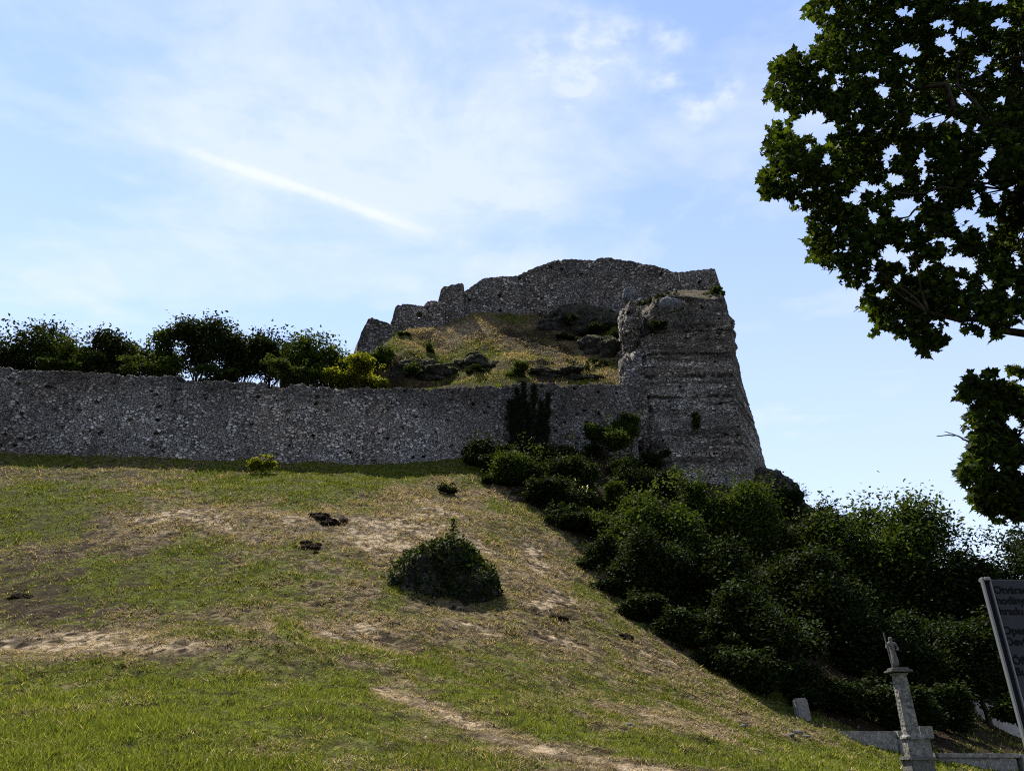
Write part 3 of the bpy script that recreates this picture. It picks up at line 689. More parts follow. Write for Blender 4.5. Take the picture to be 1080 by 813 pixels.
def plant(name, label, cat, px, py, rx, ry, Y, mat, n, leaf, zfun, group=None, lobes=10, clump=.40, template=SIMPLE, up=.5, shape='round', depth=None, trunk=.12,
          extra=None, tops=5, part=('crown', 'trunk'), density=1.0):
    """a tree or shrub: crown centre and half-sizes in photo pixels at distance Y, rooted on the terrain"""
    if zfun is ground_z: Y = min(Y, hit(px, py + .85 * ry) + .45 * rx / PXM(px, py, Y))
    k = PXM(px, py, Y); c = np.array(U(px, py, Y)); a, h = rx / k, ry / k; n = int(n * 4.2); leaf = leaf * .78; dpt = depth or (a * .9)
    bz = float(zfun(np.array([c[0]]), np.array([c[1]]))[0])
    root = thing(name, (c[0], c[1], bz), label, cat, group)
    # lobes of the crown
    lc = []
    for i in range(lobes):
        th = rng.uniform(0, 2 * math.pi); el_ = rng.uniform(-.8, .95); r = rng.uniform(.5, .92)
        ce = math.sqrt(1 - el_ * el_) if shape == 'round' else rng.uniform(.2, .9)
        lc.append((c + np.array([a * r * ce * math.cos(th), dpt * r * ce * math.sin(th), h * r * el_]), rng.uniform(.20, .42)))
    lc.append((c, .42))
    ncl = max(10, int(n / 26)); cc = []
    wts = np.array([l[1] ** 1.5 for l in lc]); wts /= wts.sum()
    pick = rng.choice(len(lc), ncl, p=wts)
    dirs = rng.normal(size=(ncl, 3)); dirs /= np.linalg.norm(dirs, axis=1, keepdims=True)
    rad = rng.uniform(.45, 1.12, ncl) ** .7
    ctr = np.array([lc[i][0] for i in pick]); rr_ = np.array([lc[i][1] for i in pick])
    cp = ctr + dirs * (rad * rr_)[:, None] * np.array([a, dpt, h])
    if tops:
        tp = c + np.c_[rng.uniform(-.75, .75, tops) * a, rng.uniform(-.5, .5, tops) * dpt, rng.uniform(.70, 1.06, tops) * h]
        cp = np.r_[cp, tp]
    cp[:, 2] = np.maximum(cp[:, 2], bz + .1)
    per = max(4, n // len(cp)); cs = clump * min(a, h) * rng.uniform(.5, 1.1, len(cp))
    P = np.repeat(cp, per, 0) + rng.normal(size=(len(cp) * per, 3)) * np.repeat(cs, per)[:, None] * np.array([.42, .42, .34])
    tone = np.repeat(rng.uniform(0, .75, len(cp)), per) + rng.uniform(-.1, .35, len(P))
    P[:, 2] = np.maximum(P[:, 2], bz + .05)
    leaves(part[0], P, leaf, template, mat, root, up, tone)
    base = np.array([c[0], c[1], bz - .3]); fork = np.array([c[0] + rng.uniform(-.1, .1) * a, c[1], bz + max(.15, .45 * (c[2] - bz))])
    paths = [(limb(base, fork, 6, 0, .05), trunk, trunk * .75)]
    for q in lc[:-1]: paths.append((limb(fork, q[0], 6, .05, .1), trunk * .6, trunk * .16))
    for q in cp[rng.choice(len(cp), min(len(cp), 14), False)]:
        j = int(np.argmin([np.linalg.norm(l[0] - q) for l in lc])); paths.append((limb(lc[j][0], q, 4, .03, .1), trunk * .2, trunk * .05))
    tubes(part[1], paths, M_bark, root, 5)
    if extra: fr = np.flatnonzero((P[:, 1] < c[1]) & (P[:, 2] > c[2] - .2 * h)); leaves('blossoms', P[rng.choice(fr, extra, False)] + np.array([0, -.12, .08]), leaf * .9, SIMPLE, L_flower, root, .9)
    return root
FS = ('foliage', 'stem')
# trees on the terrace behind the rampart
TB = 'trees behind the rampart'
for px, py, rx, ry, Y, mat, n, label, tops in (
    (-70, 372, 60, 30, 62, L_dark, 3000, 'bushy tree above the rampart cut by the photo edge', 3),
    (28, 372, 40, 29, 62, L_dark, 4200, 'broad dark tree above the far low end of the rampart', 10),
    (66, 378, 24, 20, 61, L_mid, 2200, 'mid green tree tucked against the broad dark tree', 4),
    (124, 378, 30, 20, 63, L_dark, 2600, 'low dark tree beside the sloping dark roof', 8),
    (172, 374, 22, 22, 63, L_mid, 2000, 'loose airy tree next to the tall round topped tree', 9),
    (214, 366, 30, 27, 62, L_dark, 3400, 'tall round topped tree, highest above the rampart', 5),
    (256, 380, 26, 22, 62, L_dark, 2400, 'rounded dark tree between the tall tree and the ruined stub', 6),
    (290, 378, 26, 24, 64, L_dark, 2300, 'thin topped tree with bare sprigs in front of the ruined stub', 12),
    (334, 376, 26, 21, 63, L_mid, 2300, 'feathery tree beyond the ruined stub', 10),
    (355, 388, 20, 12, 62, L_mid, 1400, 'small tree filling the gap before the yellow bush', 6)):
    plant('tree', label, 'tree', px, py + 4, rx * 1.08, ry + 8, Y, mat, int(n * .75), .34, hill_z, TB, tops=tops, clump=.5)
for px, py, rx, ry, Y, mat, n, label in (
    (66, 386, 22, 8, 58.6, L_mid, 800, 'small green shrub peeping over the rampart'),
    (96, 386, 14, 14, 59.5, L_dark, 600, 'upright green shrub peeping over the rampart'),
    (165, 388, 34, 12, 59.5, L_mid, 900, 'low shrub behind the rampart under the airy tree'),
    (226, 394, 26, 9, 59, L_mid, 900, 'low shrub on the rampart top below the tall tree'),
    (300, 396, 34, 14, 59.5, L_mid, 1100, 'spreading shrub behind the rampart below the ruined stub')):
    plant('shrub', label, 'shrub', px, py, rx, ry, Y, mat, n, .24, hill_z, 'shrubs peeping over the rampart', part=FS, trunk=.05, lobes=9)
plant('shrub', 'bright yellow green bush at the foot of the broken turret', 'bush', 380, 396, 34, 16, 60.5, L_bright, 2600, .26, hill_z, part=FS, trunk=.06, up=.9)
plant('shrub', 'dark green bush behind the bright yellow bush', 'bush', 396, 382, 30, 12, 66, L_mid, 1800, .26, hill_z, part=FS, trunk=.06)
for px, py, rx, ry, Y, mat, n, label in (
    (453, 370, 8, 8, 68, L_mid, 350, 'round shrub on the straw patch of the mound'),
    (436, 388, 9, 7, 63.5, L_mid, 350, 'shrub low on the mound beside the small dark ledge'),
    (422, 366, 10, 6, 71, L_mid, 350, 'shrub on the mound under the arched opening'),
    (548, 393, 14, 10, 62.8, L_mid, 700, 'green shrub on the mound directly above the dark conifer'),
    (600, 362, 16, 7, 74, L_dark, 500, 'dark scrub where the mound meets the keep rock'),
    (655, 357, 12, 9, 72, L_dark, 500, 'dark scrub hanging beside the bastion top'),
    (580, 340, 18, 8, 77.5, L_dark, 600, 'dark scrub at the foot of the keep wall'),
    (598, 338, 22, 9, 75.0, L_dark, 700, 'dark scrub covering the top of the overgrown rock face'),
    (630, 350, 24, 12, 74.5, L_dark, 900, 'dark scrub spread over the middle of the overgrown rock face'),
    (612, 392, 30, 9, 66, L_dark, 700, 'long dark scrub on the lower mound beside the bastion rib'),
    (500, 396, 22, 8, 64, L_dark, 500, 'dark scrub at the rampart top below the broken ledge'),
    (694, 317, 28, 6, 66.6, L_dark, 700, 'dark growth along the join of the keep wall and the bastion top'),
    (733, 444, 6, 9, 62.3, L_mid, 350, 'lone shrub sprouting from the bastion face'),
    (748, 311, 18, 4, 67.2, L_mid, 350, 'low growth on the bastion rim under the turret'),
    (690, 345, 14, 6, 64.3, L_dark, 350, 'dark growth below the blue grey boulder')):
    zf = hill_z
    if px > 680: zf = (lambda zz: (lambda x_, y_: np.full(len(x_), zz)))(U(px, py + ry, Y)[2])
    plant('shrub', label, 'shrub', px, py, rx, ry, Y, mat, n, .22, zf, None, part=FS, trunk=.04, lobes=4)

# the grove to the side of the slope
GR = 'trees of the grove beside the slope'
for px, py, rx, ry, Y, mat, n, lf, label, tops in (
    (735, 548, 32, 52, 55, L_mid, 4500, .26, 'upright tree against the foot of the bastion', 6),
    (692, 572, 46, 62, 50, L_mid, 6500, .24, 'rounded leafy tree above the domed bush', 4),
    (790, 566, 50, 62, 54, L_mid, 6500, .26, 'wide tree below the bastion corner', 6),
    (760, 620, 50, 50, 44, L_dark, 6500, .24, 'dark tree in the middle of the grove showing its pale trunk', 0),
    (852, 588, 46, 58, 54, L_dark, 5000, .27, 'dark tree just past the black rocky foot', 6),
    (920, 600, 72, 72, 48, L_mid, 9500, .30, 'biggest tree of the grove with a ragged crown against the sky', 7),
    (850, 640, 60, 56, 42, L_dark, 7500, .25, 'heavy dark tree in the deepest shade of the grove', 0),
    (975, 640, 56, 66, 46, L_dark, 6000, .27, 'tree rising behind the statue column', 6),
    (1050, 622, 50, 60, 44, L_dark, 5500, .26, 'loose topped tree behind the notice board', 12),
    (1125, 600, 55, 60, 44, L_dark, 4000, .28, 'tree beyond the notice board at the photo edge', 4),
    (1100, 690, 60, 62, 43, L_dark, 5500, .26, 'dark tree filling the gap under the tree at the photo edge', 0),
    (930, 690, 60, 44, 40, L_dark, 6000, .24, 'low spreading tree shading the stone parapet', 0),
    (1030, 700, 50, 55, 41, L_dark, 5500, .24, 'dark tree between the column and the notice board', 0),
    (690, 612, 44, 44, 42, L_dark, 4000, .22, 'low dark tree at the edge of the straw slope', 0),
    (800, 672, 56, 50, 38.5, L_dark, 4500, .22, 'low tree leaning over the dark slope above the stone post', 0)):
    plant('tree', label, 'tree', px, py, rx, ry, Y, mat, n, lf, ground_z, GR, tops=tops, clump=.42, lobes=9, trunk=.16)
SH = 'shrubs between the rampart and the grove'
for px, py, rx, ry, Y, mat, n, lf, label, ex in (
    (500, 478, 24, 22, 56.5, L_dark, 2200, .22, 'dark shrub at the end of the bare rampart foot', 0),
    (548, 494, 36, 30, 53.5, L_mid, 4200, .22, 'large leafy bush below the dark conifer', 0),
    (592, 480, 30, 22, 57, L_dark, 2400, .22, 'dark scrub beside the conifer along the rampart', 0),
    (640, 460, 26, 19, 58.5, L_mid, 2600, .22, 'fresh green bush against the rampart near the bastion', 0),
    (664, 452, 16, 17, 60, L_mid, 1500, .22, 'bush tight in the corner of rampart and bastion', 0),
    (612, 506, 32, 24, 53, L_dark, 2600, .22, 'dark tangle of scrub above the white flowered bush', 0),
    (616, 526, 18, 15, 50, L_mid, 1600, .20, 'bush dotted with white flowers', 160),
    (664, 506, 30, 22, 54, L_dark, 2400, .22, 'scrub under the pale foot of the bastion', 0),
    (627, 556, 24, 18, 47.5, L_mid, 2400, .20, 'domed bush with a flat rounded top', 0),
    (585, 525, 34, 22, 49.5, L_dark, 2400, .20, 'dark scrub on the edge of the grass below the leafy bush', 0),
    (635, 590, 26, 18, 43.5, L_dark, 1900, .20, 'dark shrub below the domed bush', 0),
    (530, 508, 22, 10, 53.5, L_dark, 1100, .20, 'low creeping shrub at the top of the straw slope', 0),
    (604, 552, 24, 16, 46, L_dark, 2000, .20, 'dark shrub on the grass edge beside the domed bush', 0),
    (650, 618, 26, 20, 42.5, L_dark, 2000, .20, 'dark shrub where the straw slope turns into the grove', 0),
    (684, 646, 28, 22, 40, L_dark, 2000, .20, 'dark shrub on the grove edge across from the ivy clad rock', 0),
    (722, 668, 30, 24, 38.5, L_dark, 2000, .20, 'dark shrub on the grove edge under the pale trunk', 0),
    (762, 694, 30, 24, 37, L_dark, 2000, .20, 'dark shrub on the grove edge halfway down the slope', 0),
    (806, 716, 32, 26, 35.5, L_dark, 2000, .20, 'dark shrub on the grove edge above the stone post', 0),
    (856, 728, 34, 26, 34.5, L_dark, 2000, .20, 'dark shrub just behind the stone post', 0),
    (905, 740, 36, 26, 33.5, L_dark, 2000, .20, 'dark shrub behind the upper parapet', 0),
    (958, 752, 34, 26, 33.5, L_dark, 2000, .20, 'dark shrub behind the end block of the upper parapet', 0),
    (1008, 757, 34, 28, 34.5, L_dark, 2000, .20, 'dark shrub behind the lower parapet', 0),
    (838, 538, 28, 24, 61, L_dark, 1700, .22, 'dark scrub running down from the black rocky foot', 0),
    (862, 556, 26, 22, 57, L_dark, 1700, .22, 'dark scrub between the rocky foot and the biggest tree', 0),
    (700, 516, 30, 16, 58, L_dark, 1700, .22, 'low scrub along the foot of the bastion face', 0),
    (655, 498, 28, 16, 57, L_dark, 1700, .22, 'scrub filling the hollow under the rampart corner', 0),
    (565, 520, 28, 16, 52, L_dark, 1700, .22, 'dark scrub at the grass edge under the large leafy bush', 0),
    (575, 500, 30, 22, 54, L_dark, 1700, .22, 'dense scrub behind the large leafy bush', 0),
    (588, 546, 22, 14, 49, L_dark, 1700, .22, 'dark scrub between the leafy bush and the domed bush', 0),
    (525, 488, 24, 18, 55.5, L_dark, 1700, .22, 'dark scrub beside the end of the bare rampart foot', 0),
    (645, 530, 22, 17, 51, L_mid, 1700, .20, 'green bush directly behind the white flowered bush', 0),
    (690, 486, 18, 14, 59.5, L_dark, 1000, .20, 'dark scrub at the lower corner of the bastion under the corner bush', 0),
    (1070, 748, 22, 16, 38, L_mid, 900, .20, 'shrub in front of the sunlit path by the notice board', 0)):
    plant('shrub', label, 'shrub', px, py, rx, ry, Y, mat, n, lf, ground_z, SH, part=FS, trunk=.06, lobes=6, extra=ex, up=.7)

# dark conifer of several upright columns
px0, py0, Yc = 557, 470, 57.2
c0 = U(px0, py0, Yc); gz = float(ground_z(np.array([c0[0]]), np.array([c0[1]]))[0])
con = thing('conifer', (c0[0], c0[1], gz), 'almost black conifer of several upright columns against the rampart', 'conifer')
P = []; paths = []
for px, pt, wd in ((538, 424, 6), (545, 411, 7), (552, 405, 6), (558, 428, 6), (563, 407, 7), (571, 424, 6), (578, 417, 6)):
    k = PXM(px, 440, Yc); x0 = (px - 557) / k * .8 + c0[0]; top = U(px, pt, Yc + rng.uniform(-.6, .6)); n = 1000
    tt = rng.uniform(0, 1, n) ** .8; r = wd / k * (.2 + .5 * np.sqrt(np.clip(1 - tt, 0, 1))) * (1 + .35 * np.sin(tt * 21 + px)) * rng.uniform(.4, 1, n)
    th = rng.uniform(0, 6.283, n); bx0 = np.array([x0, c0[1], gz + .3]); tp = np.array(top)
    P.append(bx0 + (tp - bx0) * tt[:, None] + np.c_[r * np.cos(th), r * np.sin(th), 0 * r]); paths.append((limb(bx0 - (0, 0, .4), tp, 5, 0, .02), .06, .01))
P = np.concatenate(P)
leaves('foliage', P, .34, NEEDLE, L_conifer, con, axis=np.array([0, 0, 1.0])); tubes('stem', paths, M_bark, con, 5)

# small bushes on the open slope
plant('shrub', 'small round yellow bush alone on the grass below the rampart', 'bush', 277, 491, 11, 11, 50.5, L_bright, 900, .17, ground_z, part=FS, trunk=.03, lobes=5, up=.9)
plant('shrub', 'tiny dark tuft alone on the grass below the scrub', 'bush', 473, 517, 9, 7, 49.0, L_dark, 500, .16, ground_z, part=FS, trunk=.03, lobes=4)

# ivy covered rock
def hump(V):
    V = V.copy(); top = V[:, 2]
    k = np.where(top > 0, 1 - .38 * top, 1.0); V[:, 2] = np.minimum(V[:, 2], .80 + .06 * V[:, 0]); V[:, 0] *= k; V[:, 1] *= k
    V[:, 0] -= .10 * np.clip(top, 0, 1); return V
Yr = 31.0; kk = PXM(474, 620, Yr)
rc = U(474, 622, Yr); rz_ = float(ground_z(np.array([rc[0]]), np.array([rc[1]]))[0])
rt = thing('overgrown_rock', (rc[0], rc[1], rz_), 'dark steep rock overgrown with ivy in the middle of the grass slope', 'rock')
ro = rock('boulder', (rc[0], rc[1] + .3, U(474, 628, Yr)[2]), (56 / kk, 2.0, 64 / kk), M_rock, 19, .24, 5, rt, hump)
vs_ = np.array([v.co[:] for v in ro.data.vertices]); nr_ = np.array([v.normal[:] for v in ro.data.vertices])
zlo = ground_z(vs_[:, 0], vs_[:, 1])
ok = (vs_[:, 2] > zlo) & (fbm(vs_[:, 0] * .8, vs_[:, 1] * .8, vs_[:, 2] * .8, 3, 91) + .55 * nr_[:, 2] - .3 * (nr_[:, 0]) > -.08)
ids = np.flatnonzero(ok); ids = rng.choice(ids, 4200)
leaves('ivy', vs_[ids] + nr_[ids] * rng.uniform(.05, .30, (len(ids), 1)) + rng.normal(size=(len(ids), 3)) * .06, .15, SIMPLE, L_dark, rt, .3)
ids2 = rng.choice(np.flatnonzero(ok & (nr_[:, 2] > .35)), 900)
leaves('foliage', vs_[ids2] + nr_[ids2] * rng.uniform(.1, .35, (900, 1)), .14, SIMPLE, L_mid, rt, .6)
sp = U(478, 575, Yr)
spl = thing('sapling', sp, 'thin sapling growing from the crest of the ivy clad rock', 'sapling')
tubes('stem', [(limb(np.array(sp) - (0, 0, .4), np.array(U(478, 549, Yr)), 6, 0, .03), .025, .008)], M_bark, spl, 5)
tt = rng.uniform(.15, 1, 110)[:, None]; spv = np.array(sp); spt = np.array(U(478, 547, Yr))
leaves('foliage', spv + (spt - spv) * tt + rng.normal(size=(110, 3)) * .11 * (1.15 - tt), .13, SIMPLE, L_mid, spl, .4)
outcrop(424, 610, 11, 9, 30.3, 'dark stone block fallen beside the ivy clad rock', 23, .4, name='boulder', cat='boulder', amp=.2)

# heaps of turned soil
def heap(px, py, rx, ry, label, seed):
    # find where the pixel meets the slope
    Ys = np.linspace(8, 60, 600); q = np.array([U(px, py, a) for a in Ys]); g = ground_z(q[:, 0], q[:, 1])
    i = int(np.argmax(g > q[:, 2])); Y = Ys[i]; k = PXM(px, py, Y)
    hp = thing('soil_heap', (q[i][0], Y, g[i]), label, 'soil heap', 'heaps of dug earth on the slope')
    for w_ in range(9):
        ox, oy = rng.normal() * .42 * rx / k, rng.normal() * .5 * ry / k * 2; sz = rng.uniform(.22, .5) * min(rx * .55, ry * 1.5) / k
        gz_ = float(ground_z(np.array([q[i][0] + ox]), np.array([Y + oy]))[0])
        rock('clod', (q[i][0] + ox, Y + oy, gz_ + sz * .12), (sz * rng.uniform(1, 1.7), sz, sz * .62), M_soil, seed * 10 + w_, .38, 4, hp, fq=1.8)
    return hp
heap(348, 552, 24, 7, 'widest ragged heap of dug dark earth on the straw band', 31)
heap(327, 576, 13, 6, 'smaller clod of dark earth below the widest heap', 32)
heap(18, 629, 14, 6, 'dark clod of earth on the bare brown patch', 33)
heap(590, 652, 10, 4, 'dark clod of earth on the straw slope past the ivy rock', 34)
heap(660, 672, 9, 4, 'dark clod of earth close to the grove edge', 35)

# ------------------------------------------------------------------ buildings glimpsed behind the trees
def box_bm(bm, c, s, rz=0.0):
    r = bmesh.ops.create_cube(bm, size=1, matrix=Matrix.Translation(c) @ Matrix.Rotation(rz, 4, 'Z') @ Matrix.Diagonal((*s, 1)))
    return r['verts']
ruin('ruined_stub', 'square dark stub of a ruined wall rising among the trees', 'ruin',
     [(301, 66), (327, 66.4)], [(301, 362), (312, 361), (326, 361.5), (327, 362)], [(301, 420), (327, 420)], 2.5, .03, seed=41)
q1, q2 = U(72, 364, 72), U(118, 371, 73)
o = wall_mesh('outer_wall', [(60, 71), (135, 73)], [(60, 362), (78, 365.5), (112, 370), (135, 376)], [(60, 420), (135, 420)], 1.2, .2, M_castle, rag=.03, seed=42)
tag(o, 'dark wall with a sloping top line glimpsed between the terrace trees', 'wall')

# ------------------------------------------------------------------ stone post, parapets, column
def stone_box(name, c, s, mat, parent=None, bev=.02, rz=0.0, tilt=0.0, taper=1.0):
    bm = bmesh.new(); bmesh.ops.create_cube(bm, size=1)
    for v in bm.verts:
        if v.co.z > 0: v.co.x *= taper; v.co.y *= taper
    bmesh.ops.transform(bm, matrix=Matrix.Translation(c) @ Matrix.Rotation(rz, 4, 'Z') @ Matrix.Rotation(tilt, 4, 'Y') @ Matrix.Diagonal((*s, 1)), verts=bm.verts)
    bmesh.ops.bevel(bm, geom=list(bm.edges), offset=bev, segments=2, affect='EDGES')
    bmesh.ops.subdivide_edges(bm, edges=[e for e in bm.edges if e.calc_length() > .12], cuts=8, use_grid_fill=True)
    me = bpy.data.meshes.new(name); bm.to_mesh(me); bm.free()
    return link(name, me, mat, parent)
PW = 29.0
xa, _, zt = U(872, 770, PW); xb, _, _ = U(945, 770, PW); xc, _, _ = U(975, 770, PW); xd = U(966, 770, PW)[0]
pz = U(972, 800, PW)[2] - .3
par = thing('stone_parapet', ((xa + xc) / 2, PW, pz), 'upper low stone wall running from the grass to behind the statue column', 'parapet')
stone_box('wall', ((xa + xb) / 2, PW + .2, (zt - .02 + pz) / 2), (xb - xa, .36, zt - .02 - pz), M_dress, par)
xw = (xb + xc) / 2 + .05
stone_box('wall', (xw, PW + .16, (zt - .25 + pz) / 2), (xc - xb + .1, .44, zt - .25 - pz), M_dress, par, rz=0)
stone_box('coping', ((xb + xd) / 2, PW + .14, zt - .12), (xd - xb, .54, .22), M_dress, par)
stone_box('end_block', ((xd + xc) / 2 + .14, PW + .12, zt - .06), (.44, .60, .38), M_dress, par)
xe, _, z2 = U(988, 794, PW); xf = U(1074, 794, PW)[0]; pz2 = U(1074, 816, PW)[2] - .3
par2 = thing('stone_parapet', ((xe + xf) / 2, PW, pz2), 'lower low stone wall with a flat coping between column and notice board', 'parapet')
stone_box('coping', ((xe + xf) / 2, PW + .2, z2 - .07), (xf - xe, .55, .14), M_dress, par2)
stone_box('wall', ((xe + xf) / 2 - .06, PW + .2, (z2 - .14 + pz2) / 2), (xf - xe - .12, .40, z2 - .14 - pz2), M_dress, par2)
stone_box('end_block', (xf + .25, PW + .2, (z2 - .02 + pz2) / 2), (.46, .58, z2 - .02 - pz2), M_dress, par2)
pc = U(849, 769, 30.0); ph = U(849, 736, 30.0)[2] - pc[2]
po = stone_box('stone_post', (pc[0], 30.0, pc[2] + ph / 2 - .15), (.50, .42, ph + .3), M_dress, None, .05, tilt=R(-3), taper=.9)
tag(po, 'short weathered stone post on the grass where the parapet begins', 'post')

CY = 25.0
def cx_at(px, py): return U(px, py, CY)
zp = cx_at(967, 798)[2]; zs = cx_at(949, 711)[2]; zc = cx_at(949, 706)[2]; ztop = cx_at(940, 667)[2]
cxb = cx_at(966, 798)[0]; gzc = float(ground_z(np.array([cxb]), np.array([CY]))[0])
colm = thing('statue_column', (cxb, CY, gzc), 'slender stone column with a small weathered statue on top standing on the lawn', 'column')
stone_box('pedestal', (cxb + .02, CY, (gzc - .3 + zp - .1) / 2), (.66, .66, zp - .1 - gzc + .3), M_carved, colm, .03)
stone_box('base', (cxb + .02, CY, zp - .05), (.76, .76, .14), M_carved, colm, .05)
# shaft: tapered square with chamfers
bm = bmesh.new(); rings = []
zs0 = zp + .02
def sq_ring(z, w, ch=.25):
    p_ = []
    for sx, sy in ((1, 1), (-1, 1), (-1, -1), (1, -1)):
        a_, b_ = (w * sx, w * sy * (1 - ch)), (w * sx * (1 - ch), w * sy)
        p_ += [a_, b_] if sx * sy > 0 else [b_, a_]
    return [bm.verts.new((cxb + q[0], CY + q[1], z)) for q in p_]
prof = [(zs0, .245), (zs0 + .42, .24), (zs0 + .46, .27), (zs0 + .52, .26), (zs0 + .58, .20)]
prof += [(zs0 + .58 + (zs - zs0 - .62) * k / 24, (.20 - .03 * k / 24)) for k in range(1, 25)]
prof += [(zs - .02, .20), (zs + .02, .22)]
rings = [sq_ring(*q) for q in prof]
for a, b in zip(rings[:-1], rings[1:]):
    for i in range(8): bm.faces.new((a[i], a[(i + 1) % 8], b[(i + 1) % 8], b[i]))
bm.faces.new(rings[0][::-1]); bm.faces.new(rings[-1])
me = bpy.data.meshes.new('shaft'); bm.to_mesh(me); bm.free()
ml, tl_, pl = material('carved_shaft', .95)
co = tl_.add('ShaderNodeTexCoord').outputs['Object']
vv_ = tl_.voro(tl_.vmath('MULTIPLY', co, (1, 1, 1.6)), 7.5, 'F1')
nn2 = tl_.noise(co, 7, 6, .7)
colr = tl_.ramp(nn2, [(.3, (.06, .058, .052)), (.5, (.15, .145, .13)), (.72, (.27, .26, .24))])
colr = tl_.mix(tl_.maprange(vv_, .45, .8, 0, .6), colr, (.05, .048, .044)); tl_.link(colr, pl.inputs['Base Color'])
bp = tl_.add('ShaderNodeBump'); bp.inputs['Distance'].default_value = .02; tl_.link(vv_, bp.inputs['Height']); bp.invert = True; tl_.link(bp.outputs[0], pl.inputs['Normal'])
link('shaft', me, ml, colm)
stone_box('capital', (cxb, CY, (zs + zc) / 2 + .02), (.64, .60, .07), M_carved, colm, .02)
stone_box('capital_slab', (cxb, CY, (zs + zc) / 2 + .08), (.48, .46, .06), M_carved, colm, .02)
# statue: robed standing figure, one continuous skinned body, holding a staff
zb = (zs + zc) / 2 + .11; hs_ = ztop - zb - .12
def skin(name, verts, edges, mat, parent, sub=2):
    me = bpy.data.meshes.new(name); me.from_pydata([v[:3] for v in verts], edges, []); me.update()
    o = bpy.data.objects.new(name, me); C.objects.link(o)
    sk = o.modifiers.new('skin', 'SKIN'); sk.use_smooth_shade = True
    for i, v in enumerate(verts): me.skin_vertices[0].data[i].radius = (v[3], v[4] if len(v) > 4 else v[3]); me.skin_vertices[0].data[i].use_root = (i == 0)
    ss = o.modifiers.new('sub', 'SUBSURF'); ss.levels = ss.render_levels = sub
    dg = bpy.context.evaluated_depsgraph_get(); m2 = bpy.data.meshes.new_from_object(o.evaluated_get(dg))
    bpy.data.objects.remove(o); m2.name = name
    return link(name, m2, mat, parent)
S = hs_
sx, sy = cxb - .04, CY
body = [(sx, sy, zb + .50 * S, .105 * S, .09 * S), (sx + .01, sy, zb + .28 * S, .13 * S, .11 * S), (sx + .015, sy, zb + .02 * S, .155 * S, .13 * S),
        (sx - .005, sy, zb + .66 * S, .12 * S, .085 * S), (sx - .01, sy, zb + .80 * S, .07 * S, .06 * S), (sx - .01, sy - .01, zb + .86 * S, .05 * S),
        (sx - .012, sy - .025, zb + .925 * S, .075 * S), (sx - .012, sy - .02, zb + .99 * S, .055 * S),
        (sx - .14 * S, sy, zb + .77 * S, .05 * S), (sx - .2 * S, sy - .04, zb + .62 * S, .042 * S), (sx - .2 * S, sy - .12, zb + .68 * S, .03 * S),
        (sx + .13 * S, sy, zb + .77 * S, .05 * S), (sx + .18 * S, sy - .03, zb + .60 * S, .045 * S), (sx + .06 * S, sy - .13, zb + .56 * S, .035 * S)]
skin('statue', body, [(0, 1), (1, 2), (0, 3), (3, 4), (4, 5), (5, 6), (6, 7), (4, 8), (8, 9), (9, 10), (4, 11), (11, 12), (12, 13)], M_carved, colm)
tubes('staff', [([(sx - .2 * S + .02, sy - .14, zb), (sx - .22 * S, sy - .14, zb + .6 * S), (sx - .25 * S, sy - .14, zb + 1.12 * S)], .022, .018)], M_carved, colm, 6)
stone_box('plinth', (cxb, CY, zb - .02), (.46, .42, .07), M_carved, colm, .015)

# stones in the lawn
bz = U(829, 800, 24.0)
tag(stone_box('stone_block', (bz[0], 24.0, bz[2] + .03), (.30, .26, .2), M_dress, None, .03, rz=.5, tilt=R(9)), 'small square stone lying on the lawn below the post', 'stone')
for i, (px, py, s_, label) in enumerate(((834, 776, .16, 'flat pale stone scrap on the bare spot below the post'), (842, 773, .20, 'larger rubble scrap on the bare spot nearest the post'.replace(' nearest', ' next to')), (851, 778, .13, 'smallest rubble scrap on the bare spot below the parapet tip'), (784, 767, .12, 'lone pebble like stone on the slope above the lawn'), (664, 766, .13, 'lone pale stone beside the straw track'))):
    Ys = np.linspace(8, 40, 500); q = np.array([U(px, py, a) for a in Ys]); g = ground_z(q[:, 0], q[:, 1]); k_ = int(np.argmax(g > q[:, 2]))
    tag(rock('stone', (q[k_][0], Ys[k_], g[k_] + .02), (s_ * .8, s_ * .65, s_ * .4), M_carved, 60 + i, .3, 3), label, 'stone', 'loose stones in the grass')

# sunlit path beyond the trees
Xp = np.linspace(U(1035, 786, 45)[0], U(1300, 786, 45)[0], 30); Yp = np.linspace(43.5, 48, 8)
PX, PY = np.meshgrid(Xp, Yp); PZ = ground_z(PX, PY) + .06
mp, tp_, pp = material('pale_gravel', .95)
pp.inputs['Base Color'].default_value = (.5, .46, .4, 1)
tp_.link(tp_.ramp(tp_.noise(tp_.add('ShaderNodeTexCoord').outputs['Object'], 14, 5), [(.3, (.3, .27, .23)), (.7, (.5, .46, .40))]), pp.inputs['Base Color'])
tag(npmesh('path', np.stack([PX, PY, PZ], -1).reshape(-1, 3), [grid_faces(8, 30)], mp), None, None, kind='structure')

